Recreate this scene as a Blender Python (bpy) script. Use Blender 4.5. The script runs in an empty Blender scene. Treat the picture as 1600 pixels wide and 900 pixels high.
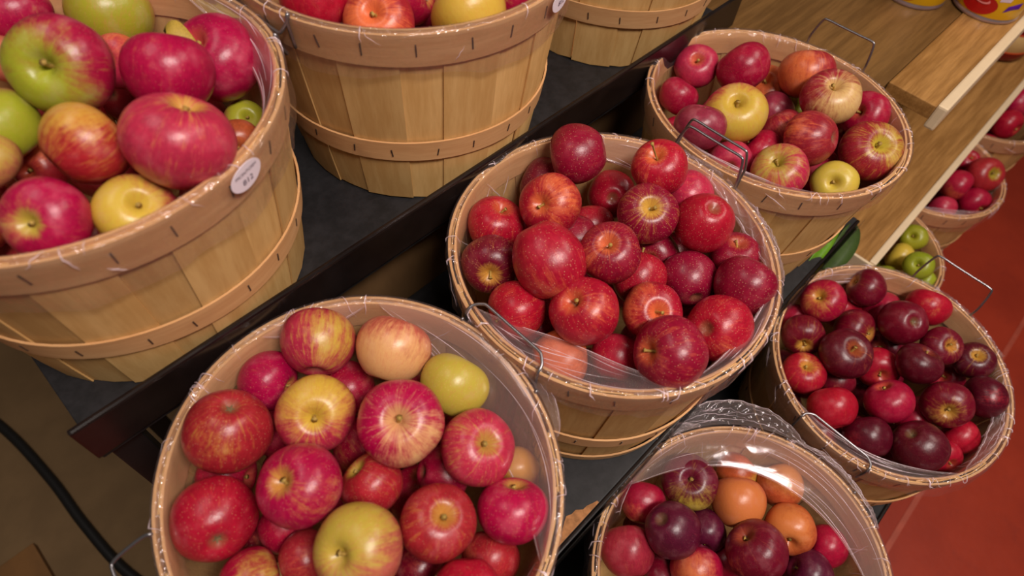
import bpy, bmesh, math, random
from mathutils import Vector, Matrix, Quaternion

# ------------------------------------------------------------------ camera, light, exposure
scene = bpy.context.scene
COL = scene.collection
random.seed(11)

cam_d = bpy.data.cameras.new('camera')
cam = bpy.data.objects.new('camera', cam_d); COL.objects.link(cam)
right = Vector((0.702647, -0.708586, 0.064755)); up = Vector((0.558184, 0.605361, 0.567423)); fwd = Vector((0.441268, 0.362553, -0.820877))
cam.matrix_world = Matrix(((right.x, up.x, -fwd.x, 0), (right.y, up.y, -fwd.y, 0), (right.z, up.z, -fwd.z, 1.6), (0, 0, 0, 1)))
cam_d.sensor_width = 36; cam_d.lens = 22.573; cam_d.clip_start = .02
cam_d.dof.use_dof = True; cam_d.dof.focus_distance = .78; cam_d.dof.aperture_fstop = 4.0
scene.camera = cam

world = bpy.data.worlds.new('world'); scene.world = world; world.use_nodes = True
world.node_tree.nodes['Background'].inputs[0].default_value = (1.0, .82, .68, 1)
world.node_tree.nodes['Background'].inputs[1].default_value = .055

def area(name, loc, aim, sx, sy, power, col):
    l = bpy.data.lights.new(name, 'AREA'); l.shape = 'RECTANGLE'; l.size = sx; l.size_y = sy; l.energy = power; l.color = col
    o = bpy.data.objects.new(name, l); COL.objects.link(o); o.location = loc
    o.rotation_euler = (Vector(aim) - Vector(loc)).to_track_quat('-Z', 'Y').to_euler()
# ceiling fittings of the shop, over the aisle
area('ceiling_lamp', (.15, -.75, 2.95), (.35, .15, 1), 1.0, .30, 52, (1, .91, .84))
area('ceiling_lamp', (1.75, -.55, 2.95), (1.0, .0, .8), 1.1, .35, 18, (1, .86, .74))
area('ceiling_lamp', (-.2, 1.0, 3.0), (.2, .5, 1), 1.1, .35, 8, (1, .90, .82))

vs = scene.view_settings
vs.view_transform = 'Standard'; vs.look = 'None'; vs.gamma = 1; vs.use_curve_mapping = False; vs.exposure = -0.10
cyc = getattr(scene, 'cycles', None)
if cyc: cyc.transparent_max_bounces = 24

# ------------------------------------------------------------------ helpers
def lin(c):
    return tuple(((v/255)/12.92 if v/255 <= .04045 else ((v/255+.055)/1.055)**2.4) for v in c[:3]) + (1,)
def mesh_obj(name, verts, faces, mat, parent=None, smooth=True, loc=None):
    me = bpy.data.meshes.new(name); me.from_pydata([tuple(v) for v in verts], [], faces); me.update()
    if smooth: me.polygons.foreach_set('use_smooth', [True]*len(me.polygons))
    if mat: me.materials.append(mat)
    return link(name, me, parent, loc)
def link(name, me, parent=None, loc=None):
    o = bpy.data.objects.new(name, me); COL.objects.link(o)
    if parent: o.parent = parent
    if loc: o.location = loc
    return o
def empty(name, loc):
    o = bpy.data.objects.new(name, None); COL.objects.link(o); o.location = loc; o.empty_display_size = .02; return o
def tag(o, label, cat, group=None):
    o['label'] = label; o['category'] = cat
    if group: o['group'] = group
    return o
def box_data(a, b):
    x0, y0, z0 = a; x1, y1, z1 = b
    return ([(x0,y0,z0),(x1,y0,z0),(x1,y1,z0),(x0,y1,z0),(x0,y0,z1),(x1,y0,z1),(x1,y1,z1),(x0,y1,z1)],
            [(3,2,1,0),(4,5,6,7),(0,1,5,4),(1,2,6,5),(2,3,7,6),(3,0,4,7)])
def box(name, a, b, mat, parent=None, bevel=.0015):
    me = bpy.data.meshes.new(name); bm = bmesh.new(); v, f = box_data(a, b)
    vv = [bm.verts.new(p) for p in v]
    for q in f: bm.faces.new([vv[i] for i in q])
    if bevel: bmesh.ops.bevel(bm, geom=bm.edges[:], offset=bevel, segments=2, affect='EDGES', profile=.6)
    bm.normal_update(); bm.to_mesh(me); bm.free(); me.materials.append(mat)
    return link(name, me, parent)
def tube_data(pts, rad, n=8, closed=False):
    pts = [Vector(p) for p in pts]; V = []; Fc = []; m = len(pts); nrm = None
    for i, p in enumerate(pts):
        t = (pts[min(i+1, m-1)] - pts[max(i-1, 0)]).normalized()
        if nrm is None: nrm = t.orthogonal().normalized()
        nrm = (nrm - t*nrm.dot(t)).normalized(); bn = t.cross(nrm); r = rad[i] if isinstance(rad, (list, tuple)) else rad
        for k in range(n):
            a = 2*math.pi*k/n; V.append(p + nrm*math.cos(a)*r + bn*math.sin(a)*r)
    for i in range(m-1):
        for k in range(n):
            Fc.append((i*n+k, i*n+(k+1) % n, (i+1)*n+(k+1) % n, (i+1)*n+k))
    Fc.append(tuple(range(n))[::-1]); Fc.append(tuple((m-1)*n+k for k in range(n)))
    return V, Fc
def smooth_path(pts, sub=6):
    pts = [Vector(p) for p in pts]; out = []
    for i in range(len(pts)-1):
        p0 = pts[max(i-1,0)]; p1 = pts[i]; p2 = pts[i+1]; p3 = pts[min(i+2,len(pts)-1)]
        for k in range(sub):
            t = k/sub
            out.append(.5*((2*p1)+(p2-p0)*t+(2*p0-5*p1+4*p2-p3)*t*t+(3*p1-p0-3*p2+p3)*t**3))
    out.append(pts[-1]); return out

# ------------------------------------------------------------------ materials
class NT:
    def __init__(s, name):
        s.m = bpy.data.materials.new(name); s.m.use_nodes = True; s.t = s.m.node_tree; s.t.nodes.clear()
        s.out = s.n('ShaderNodeOutputMaterial')
    def n(s, typ, **k):
        o = s.t.nodes.new(typ)
        for a, b in k.items(): setattr(o, a, b)
        return o
    def set(s, sock, v):
        if hasattr(v, 'is_linked'): s.t.links.new(v, sock)
        else: sock.default_value = v
    def math(s, op, a, b=None, c=None, clamp=False):
        o = s.n('ShaderNodeMath', operation=op, use_clamp=clamp)
        for i, v in enumerate((a, b, c)):
            if v is not None: s.set(o.inputs[i], v)
        return o.outputs[0]
    def vmath(s, op, a, b=None):
        o = s.n('ShaderNodeVectorMath', operation=op); s.set(o.inputs[0], a)
        if b is not None: s.set(o.inputs[1], b)
        return o.outputs['Value'] if op in ('DOT_PRODUCT', 'LENGTH') else o.outputs[0]
    def mix(s, f, a, b, mode='MIX'):
        o = s.n('ShaderNodeMix', data_type='RGBA', blend_type=mode); s.set(o.inputs[0], f); s.set(o.inputs[6], a); s.set(o.inputs[7], b); return o.outputs[2]
    def noise(s, vec, scale, detail=3, rough=.5, out=0):
        o = s.n('ShaderNodeTexNoise'); s.set(o.inputs['Vector'], vec); o.inputs['Scale'].default_value = scale; o.inputs['Detail'].default_value = detail; o.inputs['Roughness'].default_value = rough
        return o.outputs[out]
    def smooth(s, v, a, b):
        o = s.n('ShaderNodeMapRange', interpolation_type='SMOOTHSTEP'); s.set(o.inputs[0], v); s.set(o.inputs[1], a); s.set(o.inputs[2], b); return o.outputs[0]
    def attr(s, name):
        return s.n('ShaderNodeAttribute', attribute_name=name, attribute_type='OBJECT').outputs
    def coord(s, k='Object'):
        return s.n('ShaderNodeTexCoord').outputs[k]
    def scale(s, vec, sc):
        o = s.n('ShaderNodeMapping'); s.set(o.inputs[0], vec); o.inputs['Scale'].default_value = sc; return o.outputs[0]
    def bump(s, h, strength=.2, dist=.002):
        o = s.n('ShaderNodeBump'); o.inputs['Strength'].default_value = strength; o.inputs['Distance'].default_value = dist; s.set(o.inputs['Height'], h); return o.outputs[0]
    def bsdf(s, col, rough=.5, normal=None, spec=.5, metal=0, coat=0):
        o = s.n('ShaderNodeBsdfPrincipled'); s.set(o.inputs['Base Color'], col); s.set(o.inputs['Roughness'], rough)
        o.inputs['Specular IOR Level'].default_value = spec; o.inputs['Metallic'].default_value = metal
        o.inputs['Coat Weight'].default_value = coat; o.inputs['Coat Roughness'].default_value = .25
        if normal is not None: s.set(o.inputs['Normal'], normal)
        s.t.links.new(o.outputs[0], s.out.inputs[0]); return o

def mat_apple():
    t = NT('apple_skin'); co = t.coord('Object'); d = t.vmath('NORMALIZE', co)
    seed = t.attr('seed')['Fac']; skin = t.attr('skin')['Color']; ground = t.attr('ground')['Color']; patch = t.attr('patch')['Vector']
    cov = t.attr('cov')['Fac']; streak = t.attr('streak')['Fac']; cav = t.attr('cavity')['Fac']
    off = t.n('ShaderNodeCombineXYZ'); t.set(off.inputs[0], seed); t.set(off.inputs[1], seed); t.set(off.inputs[2], seed)
    xy = t.vmath('NORMALIZE', t.scale(d, (1, 1, 0)))
    mer = t.vmath('ADD', t.vmath('ADD', t.scale(xy, (1, 1, 1)), t.scale(d, (.12, .12, .22))), off.outputs[0])   # constant along a meridian
    n1 = t.noise(mer, 6.5, 4, .65); n3 = t.noise(mer, 24, 6, .75)
    n2 = t.noise(t.vmath('ADD', d, off.outputs[0]), 1.7, 3, .55); n4 = t.noise(t.vmath('ADD', d, off.outputs[0]), 9, 4, .6)
    st = t.math('MULTIPLY', t.math('ADD', t.math('SUBTRACT', n1, .5), t.math('MULTIPLY', t.math('SUBTRACT', n3, .5), .6)), streak)
    dp = t.vmath('DOT_PRODUCT', d, patch)
    v = t.math('ADD', t.math('ADD', dp, t.math('MULTIPLY', st, 1.5)), t.math('MULTIPLY', t.math('SUBTRACT', n2, .5), 1.1))
    v = t.math('ADD', v, t.math('MULTIPLY', t.math('SUBTRACT', n4, .5), .5))
    thr = t.math('SUBTRACT', 1.48, t.math('MULTIPLY', cov, 2.3))
    mask = t.math('MULTIPLY', t.smooth(v, t.math('SUBTRACT', thr, .42), t.math('ADD', thr, .52)), .94)
    # stem hollow keeps the ground colour
    sep = t.n('ShaderNodeSeparateXYZ'); t.set(sep.inputs[0], d); z = sep.outputs[2]
    cz = t.smooth(t.math('ADD', z, t.math('MULTIPLY', t.math('SUBTRACT', n1, .5), .16)), .87, .985)
    mask = t.math('MAXIMUM', mask, t.math('MULTIPLY', cz, cav))
    bz = t.math('MULTIPLY', t.smooth(t.math('MULTIPLY', z, -1), .95, .995), .5)
    # skin variation: darker and lighter meridian streaks, mottling
    k = t.math('ADD', .02, t.math('MULTIPLY', t.math('ADD', t.math('MULTIPLY', n3, .55), t.math('ADD', t.math('MULTIPLY', n2, .5), t.math('MULTIPLY', n4, .35))), 1.10))
    cc = t.n('ShaderNodeCombineColor')
    for i in range(3): t.set(cc.inputs[i], k)
    red = t.mix(1.0, skin, cc.outputs[0], 'MULTIPLY')
    red = t.mix(t.math('MULTIPLY', t.smooth(st, .02, .16), .42), red, t.mix(.55, skin, ground))
    g2 = t.mix(t.math('MULTIPLY', t.smooth(n3, .47, .64), t.math('MULTIPLY', streak, .72)), ground, t.mix(.45, ground, skin))
    col = t.mix(mask, red, g2)
    # pale lenticels
    vo = t.n('ShaderNodeTexVoronoi'); t.set(vo.inputs['Vector'], t.vmath('ADD', d, off.outputs[0])); vo.inputs['Scale'].default_value = 13
    dots = t.math('MULTIPLY', t.math('SUBTRACT', 1, t.smooth(vo.outputs['Distance'], .10, .24)), t.attr('dots')['Fac'])
    col = t.mix(dots, col, lin((236, 190, 140)))
    # dry russet in the very bottom of the hollow
    rus = t.smooth(z, .985, 1.0)
    col = t.mix(t.math('MULTIPLY', rus, .5), col, lin((96, 84, 30)))
    col = t.mix(bz, col, lin((120, 96, 60)))
    # powdery bloom
    bl = t.math('MULTIPLY', t.smooth(n2, .5, .75), t.attr('bloom')['Fac'])
    col = t.mix(bl, col, lin((206, 160, 160)))
    rough = t.math('ADD', .25, t.math('MULTIPLY', n4, .14))
    t.bsdf(col, rough, t.bump(n4, .05, .01), .42)
    return t.m

def mat_wood(name, a, b, stretch, scale, rough=.6, tone=True, dark=None):
    t = NT(name); co = t.coord('Object')
    info = t.n('ShaderNodeObjectInfo').outputs['Random']
    off = t.n('ShaderNodeCombineXYZ'); 
    for i in range(3): t.set(off.inputs[i], t.math('MULTIPLY', info, 7+i))
    p = t.vmath('ADD', t.scale(co, stretch), off.outputs[0])
    n1 = t.noise(p, scale, 5, .6); n2 = t.noise(p, scale*5, 3, .6); n3 = t.noise(t.vmath('ADD', co, off.outputs[0]), 14, 3, .5)
    f = t.math('ADD', t.math('MULTIPLY', n1, .7), t.math('MULTIPLY', n2, .3))
    col = t.mix(t.smooth(f, .35, .68), lin(a), lin(b))
    if tone:
        w = t.math('ADD', .80, t.math('MULTIPLY', info, .34)); c = t.n('ShaderNodeCombineColor')
        t.set(c.inputs[0], w); t.set(c.inputs[1], t.math('MULTIPLY', w, .985)); t.set(c.inputs[2], t.math('MULTIPLY', w, .95))
        col = t.mix(1.0, col, c.outputs[0], 'MULTIPLY')
    if dark: col = t.mix(t.math('MULTIPLY', t.smooth(n3, .58, .80), .45), col, lin(dark))
    t.bsdf(col, rough, t.bump(f, .25, .0008), .3); return t.m

def mat_plain(name, rgb, rough=.5, var=.15, scale=20, spec=.5, metal=0, bump=0.0):
    t = NT(name); co = t.coord('Object'); n = t.noise(co, scale, 4, .6)
    c1 = lin(rgb); c0 = tuple(v*(1-var) for v in c1[:3])+(1,); c2 = tuple(min(1, v*(1+var)) for v in c1[:3])+(1,)
    col = t.mix(t.smooth(n, .3, .7), c0, c2)
    t.bsdf(col, rough, t.bump(n, bump, .002) if bump else None, spec, metal); return t.m

def mat_film(name, haze, tint, sc=26, bs=.8, gloss=.7):
    t = NT(name); co = t.coord('Object')
    n1 = t.noise(t.scale(co, (1, 1, .7)), sc, 2, .5); n2 = t.noise(t.scale(co, (1, 1, .5)), sc*2.6, 2, .5)
    r1 = t.math('ABSOLUTE', t.math('SUBTRACT', n1, .5)); r2 = t.math('ABSOLUTE', t.math('SUBTRACT', n2, .5))
    h = t.math('ADD', r1, t.math('MULTIPLY', r2, .35)); nb = t.bump(h, bs, .012)
    tr = t.n('ShaderNodeBsdfTransparent'); tr.inputs[0].default_value = (1, .995, .997, 1)
    gl = t.n('ShaderNodeBsdfGlossy'); gl.inputs[0].default_value = (1, .94, .98, 1); gl.inputs['Roughness'].default_value = .10; t.set(gl.inputs['Normal'], nb)
    df = t.n('ShaderNodeBsdfDiffuse'); df.inputs[0].default_value = tint
    tl = t.n('ShaderNodeBsdfTranslucent'); tl.inputs[0].default_value = tint
    ad = t.n('ShaderNodeAddShader'); t.t.links.new(df.outputs[0], ad.inputs[0]); t.t.links.new(tl.outputs[0], ad.inputs[1])
    m1 = t.n('ShaderNodeMixShader'); m1.inputs[0].default_value = haze
    t.t.links.new(tr.outputs[0], m1.inputs[1]); t.t.links.new(ad.outputs[0], m1.inputs[2])
    fr = t.n('ShaderNodeFresnel'); fr.inputs[0].default_value = 1.45
    m2 = t.n('ShaderNodeMixShader'); t.set(m2.inputs[0], t.math('MINIMUM', t.math('ADD', .02, t.math('MULTIPLY', fr.outputs[0], gloss)), .30))
    t.t.links.new(m1.outputs[0], m2.inputs[1]); t.t.links.new(gl.outputs[0], m2.inputs[2])
    t.t.links.new(m2.outputs[0], t.out.inputs[0]); return t.m

def mat_floor():
    t = NT('red_floor_paint'); co = t.coord('Object'); n = t.noise(co, 3, 5, .6); n2 = t.noise(co, 60, 3, .6); n3 = t.noise(co, 14, 4, .6)
    col = t.mix(t.smooth(n, .3, .7), lin((150, 46, 26)), lin((170, 56, 32)))
    col = t.mix(t.math('MULTIPLY', t.smooth(n3, .55, .75), .25), col, lin((120, 40, 34)))
    t.bsdf(col, t.math('ADD', .38, t.math('MULTIPLY', n2, .15)), t.bump(n2, .12, .002), .4); return t.m

FOLD = mat_film('film_crease', .42, (.66, .58, .62, 1), 60, .3, 2.0); APPLE = mat_apple(); FILM = mat_film('clear_film', .042, (.62, .52, .54, 1), 48, 1.0, 1.1); FLAP = mat_film('clear_film_folded', .11, (.62, .50, .49, 1), 12, .14, .30); FLOOR = mat_floor()
VENEER = mat_wood('basket_veneer', (200, 154, 94), (220, 178, 118), (30, 30, 3), 1.4, .62, True, (168, 126, 76))
HOOP = mat_wood('hoop_veneer', (208, 156, 106), (224, 176, 126), (4, 4, 40), 1.6, .55, True, (164, 118, 84))
OAK = mat_wood('oak_board', (134, 92, 46), (178, 130, 74), (1.6, 24, 24), 2.6, .42, False)
OAKD = mat_wood('oak_board_dark', (98, 68, 34), (128, 92, 50), (1.6, 24, 24), 2.4, .45, False)  # same oak grain in a darker tone
PANEL = mat_wood('brown_panel', (92, 66, 40), (112, 82, 50), (3, 3, 1), 2.0, .7, False)
CREAM = mat_plain('cream_trim', (226, 200, 164), .45, .04, 12)
BLACK = mat_plain('black_laminate', (31, 29, 31), .55, .35, 60, .4, 0, .1)
LIP = mat_plain('black_gloss', (26, 19, 18), .22, .3, 18, .5)
DARK = mat_plain('black_steel', (18, 16, 16), .5, .2, 20)
STEEL = mat_plain('galvanised_wire', (150, 146, 150), .32, .1, 40, .5, .9)
STAPLE = mat_plain('staple_wire', (92, 74, 62), .45, .2, 90, .5, .5)
CONC = mat_plain('brown_concrete', (112, 88, 60), .8, .10, 9, .2, 0, .2)
STEM = mat_plain('stem_brown', (172, 138, 66), .7, .25, 8)
CALYX = mat_plain('calyx_brown', (104, 84, 56), .85, .3, 12)
STICK = mat_plain('sticker_white', (238, 222, 232), .5, .02, 10)
INK = mat_plain('ink', (74, 40, 70), .6, .1, 10)
LEAFD = mat_plain('dry_leaf', (172, 140, 50), .6, .15, 30)
GREEN = mat_plain('green_husk', (96, 140, 22), .5, .3, 25)
GREEND = mat_plain('dark_green_husk', (52, 70, 26), .5, .3, 25)
RUB = mat_plain('black_rubber', (16, 14, 14), .5, .1, 20)
BOARD = mat_plain('board_brown', (112, 74, 32), .7, .15, 14)
ACRYL = None
def mat_clear():
    t = NT('clear_strip'); tr = t.n('ShaderNodeBsdfTransparent'); gl = t.n('ShaderNodeBsdfGlossy'); gl.inputs['Roughness'].default_value = .15
    m = t.n('ShaderNodeMixShader'); fr = t.n('ShaderNodeFresnel'); fr.inputs[0].default_value = 1.5
    t.set(m.inputs[0], t.math('ADD', .05, fr.outputs[0], clamp=True)); t.t.links.new(tr.outputs[0], m.inputs[1]); t.t.links.new(gl.outputs[0], m.inputs[2]); t.t.links.new(m.outputs[0], t.out.inputs[0]); return t.m
ACRYL = mat_clear()

# ------------------------------------------------------------------ the setting
TOP, MID, LOW = .991, .784, .534
fl = mesh_obj('floor', [(-3, -3, 0), (5, -3, 0), (5, .05, 0), (-3, .05, 0)], [(0, 1, 2, 3)], FLOOR, smooth=False); fl['kind'] = 'structure'
fb = mesh_obj('floor_back', [(-3, .05, 0), (5, .05, 0), (5, 3, 0), (-3, 3, 0)], [(0, 1, 2, 3)], CONC, smooth=False); fb['kind'] = 'structure'
jt = box('trim_1', (-3, -.475, 0), (5, -.462, .0015), mat_plain('floor_joint', (176, 78, 58), .5, .1, 20), bevel=0); jt['kind'] = 'structure'

# stepped black stand
st = tag(empty('display_stand', (.45, .1, 0)), 'stepped black display stand that the large baskets stand on', 'display stand')
def spart(name, a, b, mat, bevel=.0015):
    o = box(name, [a[i]-st.location[i] for i in range(3)], [b[i]-st.location[i] for i in range(3)], mat, st, bevel); return o
X0, X1 = -.095, .99
spart('shelf_board', (X0, .405, TOP-.02), (X1, .80, TOP), BLACK)
l = spart('front_lip', (X0-.002, .398, .984), (X1, .405, 1.043), LIP, .003); l['label'] = 'glossy black front lip of the top shelf'
spart('shelf_board', (X0, .052, MID-.02), (X1, .455, MID), BLACK)
spart('front_lip', (X0, .046, MID-.055), (X1, .052, MID), LIP, .002)
spart('shelf_board', (X0+.12, -.278, LOW-.02), (X1-.02, .07, LOW), BLACK)
spart('front_lip', (X0+.12, -.284, LOW-.05), (X1-.02, -.278, LOW+.003), LIP, .002)
spart('back_panel', (X0+.10, .456, MID-.03), (X1, .466, TOP-.02), PANEL)
spart('riser_panel', (X0+.02, .074, LOW-.04), (X1-.01, .082, MID-.02), DARK)
spart('kick_panel', (X0+.16, -.235, 0), (X1-.06, -.225, LOW-.02), DARK)
for (x, y, h) in ((X0+.02, .44, TOP-.02), (X1-.03, .47, TOP-.02), (X0+.02, .76, TOP-.02), (X1-.03, .76, TOP-.02), (X0+.02, .085, MID-.02), (X1-.03, .085, MID-.02)):
    spart('post', (x-.016, y-.016, 0), (x+.016, y+.016, h), DARK)
o = spart('price_strip', (X0, .041, MID-.045), (X1, .0425, MID+.008), ACRYL, 0); o['label'] = 'clear plastic price strip along the shelf edge'
# chipped, bare edge of the middle shelf
V = []; Fc = []
random.seed(5)
n = 14
for i in range(n+1):
    x = .185+.10*i/n; w = .003+.013*math.sin(math.pi*i/n)*(.6+.6*random.random())
    V += [(x, .0525, .0009), (x, .0525+w, .0009)]
    if i: Fc.append((2*i-2, 2*i, 2*i+1, 2*i-1))
o = mesh_obj('chipped_edge', [(x-.45, y-.1, MID+z) for x, y, z in V], Fc, mat_plain('bare_board', (160, 110, 70), .8, .25, 120, .2), st, False); o['label'] = 'bare brown chipped patch on shelf edge'

# wooden shelving beyond the stand
ws = tag(empty('wooden_shelving', (1.6, .4, 0)), 'oak shelving with cream front edges beyond the stand', 'shelving')
def wpart(name, a, b, mat, bevel=.0015):
    return box(name, [a[i]-ws.location[i] for i in range(3)], [b[i]-ws.location[i] for i in range(3)], mat, ws, bevel)
wpart('shelf_board', (1.118, .068, .925), (3.2, .152, .95), OAK)
wpart('shelf_board', (1.0, .1535, .922), (3.2, 1.0, .9475), OAKD)
wpart('edge_trim', (1.120, .050, .908), (3.2, .068, .953), CREAM, .004)
wpart('shelf_board', (1.055, -.008, .635), (3.2, .9, .66), OAK)
wpart('edge_trim', (1.055, -.022, .622), (3.2, -.008, .663), CREAM, .003)
wpart('end_cap', (1.048, -.02, .626), (1.0545, .085, .661), CREAM, .002)
wpart('shelf_board', (1.0, -.11, .355), (3.2, .8, .38), OAK)
wpart('edge_trim', (1.0, -.126, .335), (3.2, -.11, .386), CREAM, .003)
wpart('upright', (1.02, .86, 0), (1.05, .90, .92), OAKD)
wpart('upright', (2.6, .86, 0), (2.63, .90, .92), OAKD)
wpart('kick_board', (1.02, -.06, 0), (3.2, -.04, .354), OAKD)

# ------------------------------------------------------------------ baskets
class Shape:
    def __init__(s, cx, cy, rz, tx, ty, R, ov, oa, sz, Rb):
        s.cx, s.cy, s.sz, s.H, s.tx, s.ty, s.R, s.ov, s.oa, s.Rb = cx, cy, sz, rz-sz, tx, ty, R, ov, oa, Rb
    def p(s, th, u, dr=0.0, dz=0.0):        # basket-local point on the wall: angle, height fraction, offset outward
        r = s.Rb + (s.R-.0035-s.Rb)*(max(u, 0)**.88) + dr
        k = 1+s.ov*math.cos(2*(th-s.oa))*min(1, max(0, u))
        x, y = r*k*math.cos(th), r*k*math.sin(th)
        return Vector((x, y, u*s.H + u*(s.ty*x - s.tx*y) + dz))
def stave_mesh(S, th, hw_t, hw_b, dr, rnd):
    nu, nv = 6, 3; V = []; Fc = []
    us = [.004, .16, .36, .58, .80, .985]
    jb = [rnd.uniform(0, .014) for _ in range(nv)]
    for side in (0, 1):
        for i, u in enumerate(us):
            for j in range(nv):
                f = j/(nv-1)*2-1; hw = hw_b+(hw_t-hw_b)*u
                V.append(S.p(th+f*hw, u+(jb[j] if i == 0 else 0), dr-(.0018 if side else 0)))
        b = side*nu*nv
        for i in range(nu-1):
            for j in range(nv-1):
                q = (b+i*nv+j, b+i*nv+j+1, b+(i+1)*nv+j+1, b+(i+1)*nv+j); Fc.append(q if not side else q[::-1])
    nf = len(Fc); o = nu*nv
    loop = [j for j in range(nv)] + [i*nv+nv-1 for i in range(1, nu)] + [(nu-1)*nv+j for j in range(nv-2, -1, -1)] + [i*nv for i in range(nu-2, 0, -1)]
    base = len(V); L = len(loop)
    for a in loop: V.append(V[a].copy())
    for a in loop: V.append(V[a+o].copy())
    for k in range(L):
        k2 = (k+1) % L; Fc.append((base+k2, base+k, base+L+k, base+L+k2))
    me = bpy.data.meshes.new('stave'); me.from_pydata(V, [], Fc); me.update(); me.materials.append(VENEER)
    me.polygons.foreach_set('use_smooth', [i < nf for i in range(len(Fc))]); return me
def hoop_data(S, z0, z1, dr0, dr1, n=84, wob=0.0, ph=0.0):
    V = []; Fc = []
    for i in range(n):
        th = 2*math.pi*i/n; w = wob*math.sin(3*th+ph)
        for (z, dr) in ((z0+w, dr0), (z0+w, dr1), (z1+w, dr1), (z1+w, dr0)):
            V.append(S.p(th, z/S.H, dr))
    # four strips with own vertices so the edges stay crisp
    VV = []
    for (a, b) in ((1, 2), (2, 3), (3, 0), (0, 1)):
        o = len(VV)
        for i in range(n): VV += [V[4*i+a], V[4*i+b]]
        for i in range(n):
            k = (i+1) % n; Fc.append((o+2*i, o+2*k, o+2*k+1, o+2*i+1))
    return VV, Fc
STAPLE_ME = None
def staple_mesh():
    global STAPLE_ME
    if STAPLE_ME is None:
        me = bpy.data.meshes.new('staple'); v, f = box_data((-.0007, -.0004, -.0068), (.0007, .0007, .0068)); me.from_pydata(v, [], f); me.update(); me.materials.append(STAPLE); STAPLE_ME = me
    return STAPLE_ME
def add_staples(S, hoop, zc, dr, n, rnd, tall=1.0):
    ph = rnd.random()*6.28
    for i in range(n):
        th = ph+2*math.pi*(i+rnd.uniform(-.12, .12))/n; u = zc/S.H
        P = S.p(th, u, dr); tan = (S.p(th+.01, u, dr)-S.p(th-.01, u, dr)).normalized(); upv = (S.p(th, u+.03, dr)-S.p(th, u-.03, dr)).normalized()
        nr = tan.cross(upv).normalized(); a = rnd.uniform(-.16, .16)
        t2 = (tan*math.cos(a)+upv*math.sin(a)).normalized(); u2 = nr.cross(t2)
        o = link('staple', staple_mesh(), hoop)
        # columns: x = tangent, y = outward, z = up
        o.matrix_local = Matrix(((t2.x, nr.x, u2.x*tall, P.x), (t2.y, nr.y, u2.y*tall, P.y), (t2.z, nr.z, u2.z*tall, P.z), (0, 0, 0, 1)))
def handle(S, root, thc, span, dr, dz, rad=.0017):
    a = span/2/S.R; th0, th1 = thc-a, thc+a
    def hook(th):
        return [S.p(th, 1-.032/S.H, .0055), S.p(th, 1-.004/S.H, .0055), S.p(th, 1, .003, .0035), S.p(th, 1, -.002, .004)]
    h0, h1 = hook(th0), hook(th1)
    e0 = S.p(th0+.04, 1, dr, .004+dz); e1 = S.p(th1-.04, 1, dr, .004+dz)
    b0 = S.p(th0, 1, dr*.3, .005+dz*.3); b1 = S.p(th1, 1, dr*.3, .005+dz*.3)
    def lerp(a_, b_, t): return a_+(b_-a_)*t
    path = h0[:3]+[b0, lerp(b0, e0, .85), lerp(e0, e1, .06)]+[lerp(e0, e1, t) for t in (.3, .5, .7)]+[lerp(e0, e1, .94), lerp(b1, e1, .85), b1]+h1[:3][::-1]
    V, Fc = tube_data(smooth_path(path, 4), rad, 7)
    mesh_obj('wire_handle', V, Fc, STEEL, root)
def basket(key, label, handles=(), bottom_hoop=False, seed=1, staples=22, group='wood veneer baskets'):
    S = Shape(*BK[key]); rnd = random.Random(seed)
    root = tag(empty('basket', (S.cx, S.cy, S.sz)), label, 'basket', group)
    n = 20; ph = rnd.random()
    for i in range(n):
        step = 2*math.pi/n; th = ph+step*(i+rnd.uniform(-.06, .06)); outer = i % 2
        if outer: ht, hb = step*rnd.uniform(.50, .57), step*rnd.uniform(.54, .63)
        else: ht, hb = step*rnd.uniform(.56, .60), step*rnd.uniform(.40, .47)
        link('stave', stave_mesh(S, th, ht, hb, 0.0 if outer else -.0021, rnd), root)
    V, Fc = hoop_data(S, S.H-.036, S.H, .0002, .0030); rh = mesh_obj('rim_hoop', V, Fc, HOOP, root)
    V, Fc = hoop_data(S, S.H-.034, S.H+.001, -.0068, -.0042); mesh_obj('inner_hoop', V, Fc, HOOP, root)
    V, Fc = hoop_data(S, .074, .102, .0002, .0026, wob=.002, ph=seed); mh = mesh_obj('middle_hoop', V, Fc, HOOP, root)
    add_staples(S, rh, S.H-.017, .0030, staples, rnd); add_staples(S, mh, .088, .0026, staples, rnd, .75)
    if bottom_hoop:
        V, Fc = hoop_data(S, .004, .020, .0002, .0026); bh = mesh_obj('bottom_hoop', V, Fc, HOOP, root)
    # base disc
    V = [S.p(2*math.pi*i/40, .03, -.003) for i in range(40)]+[S.p(2*math.pi*i/40, .012, -.003) for i in range(40)]
    Fc = [tuple(range(40)), tuple(range(40, 80))[::-1]]+[(i, i+40, (i+1) % 40+40, (i+1) % 40) for i in range(40)]
    mesh_obj('base_disc', V, Fc, VENEER, root, False)
    for h in handles: handle(S, root, *h)
    return root, S
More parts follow.
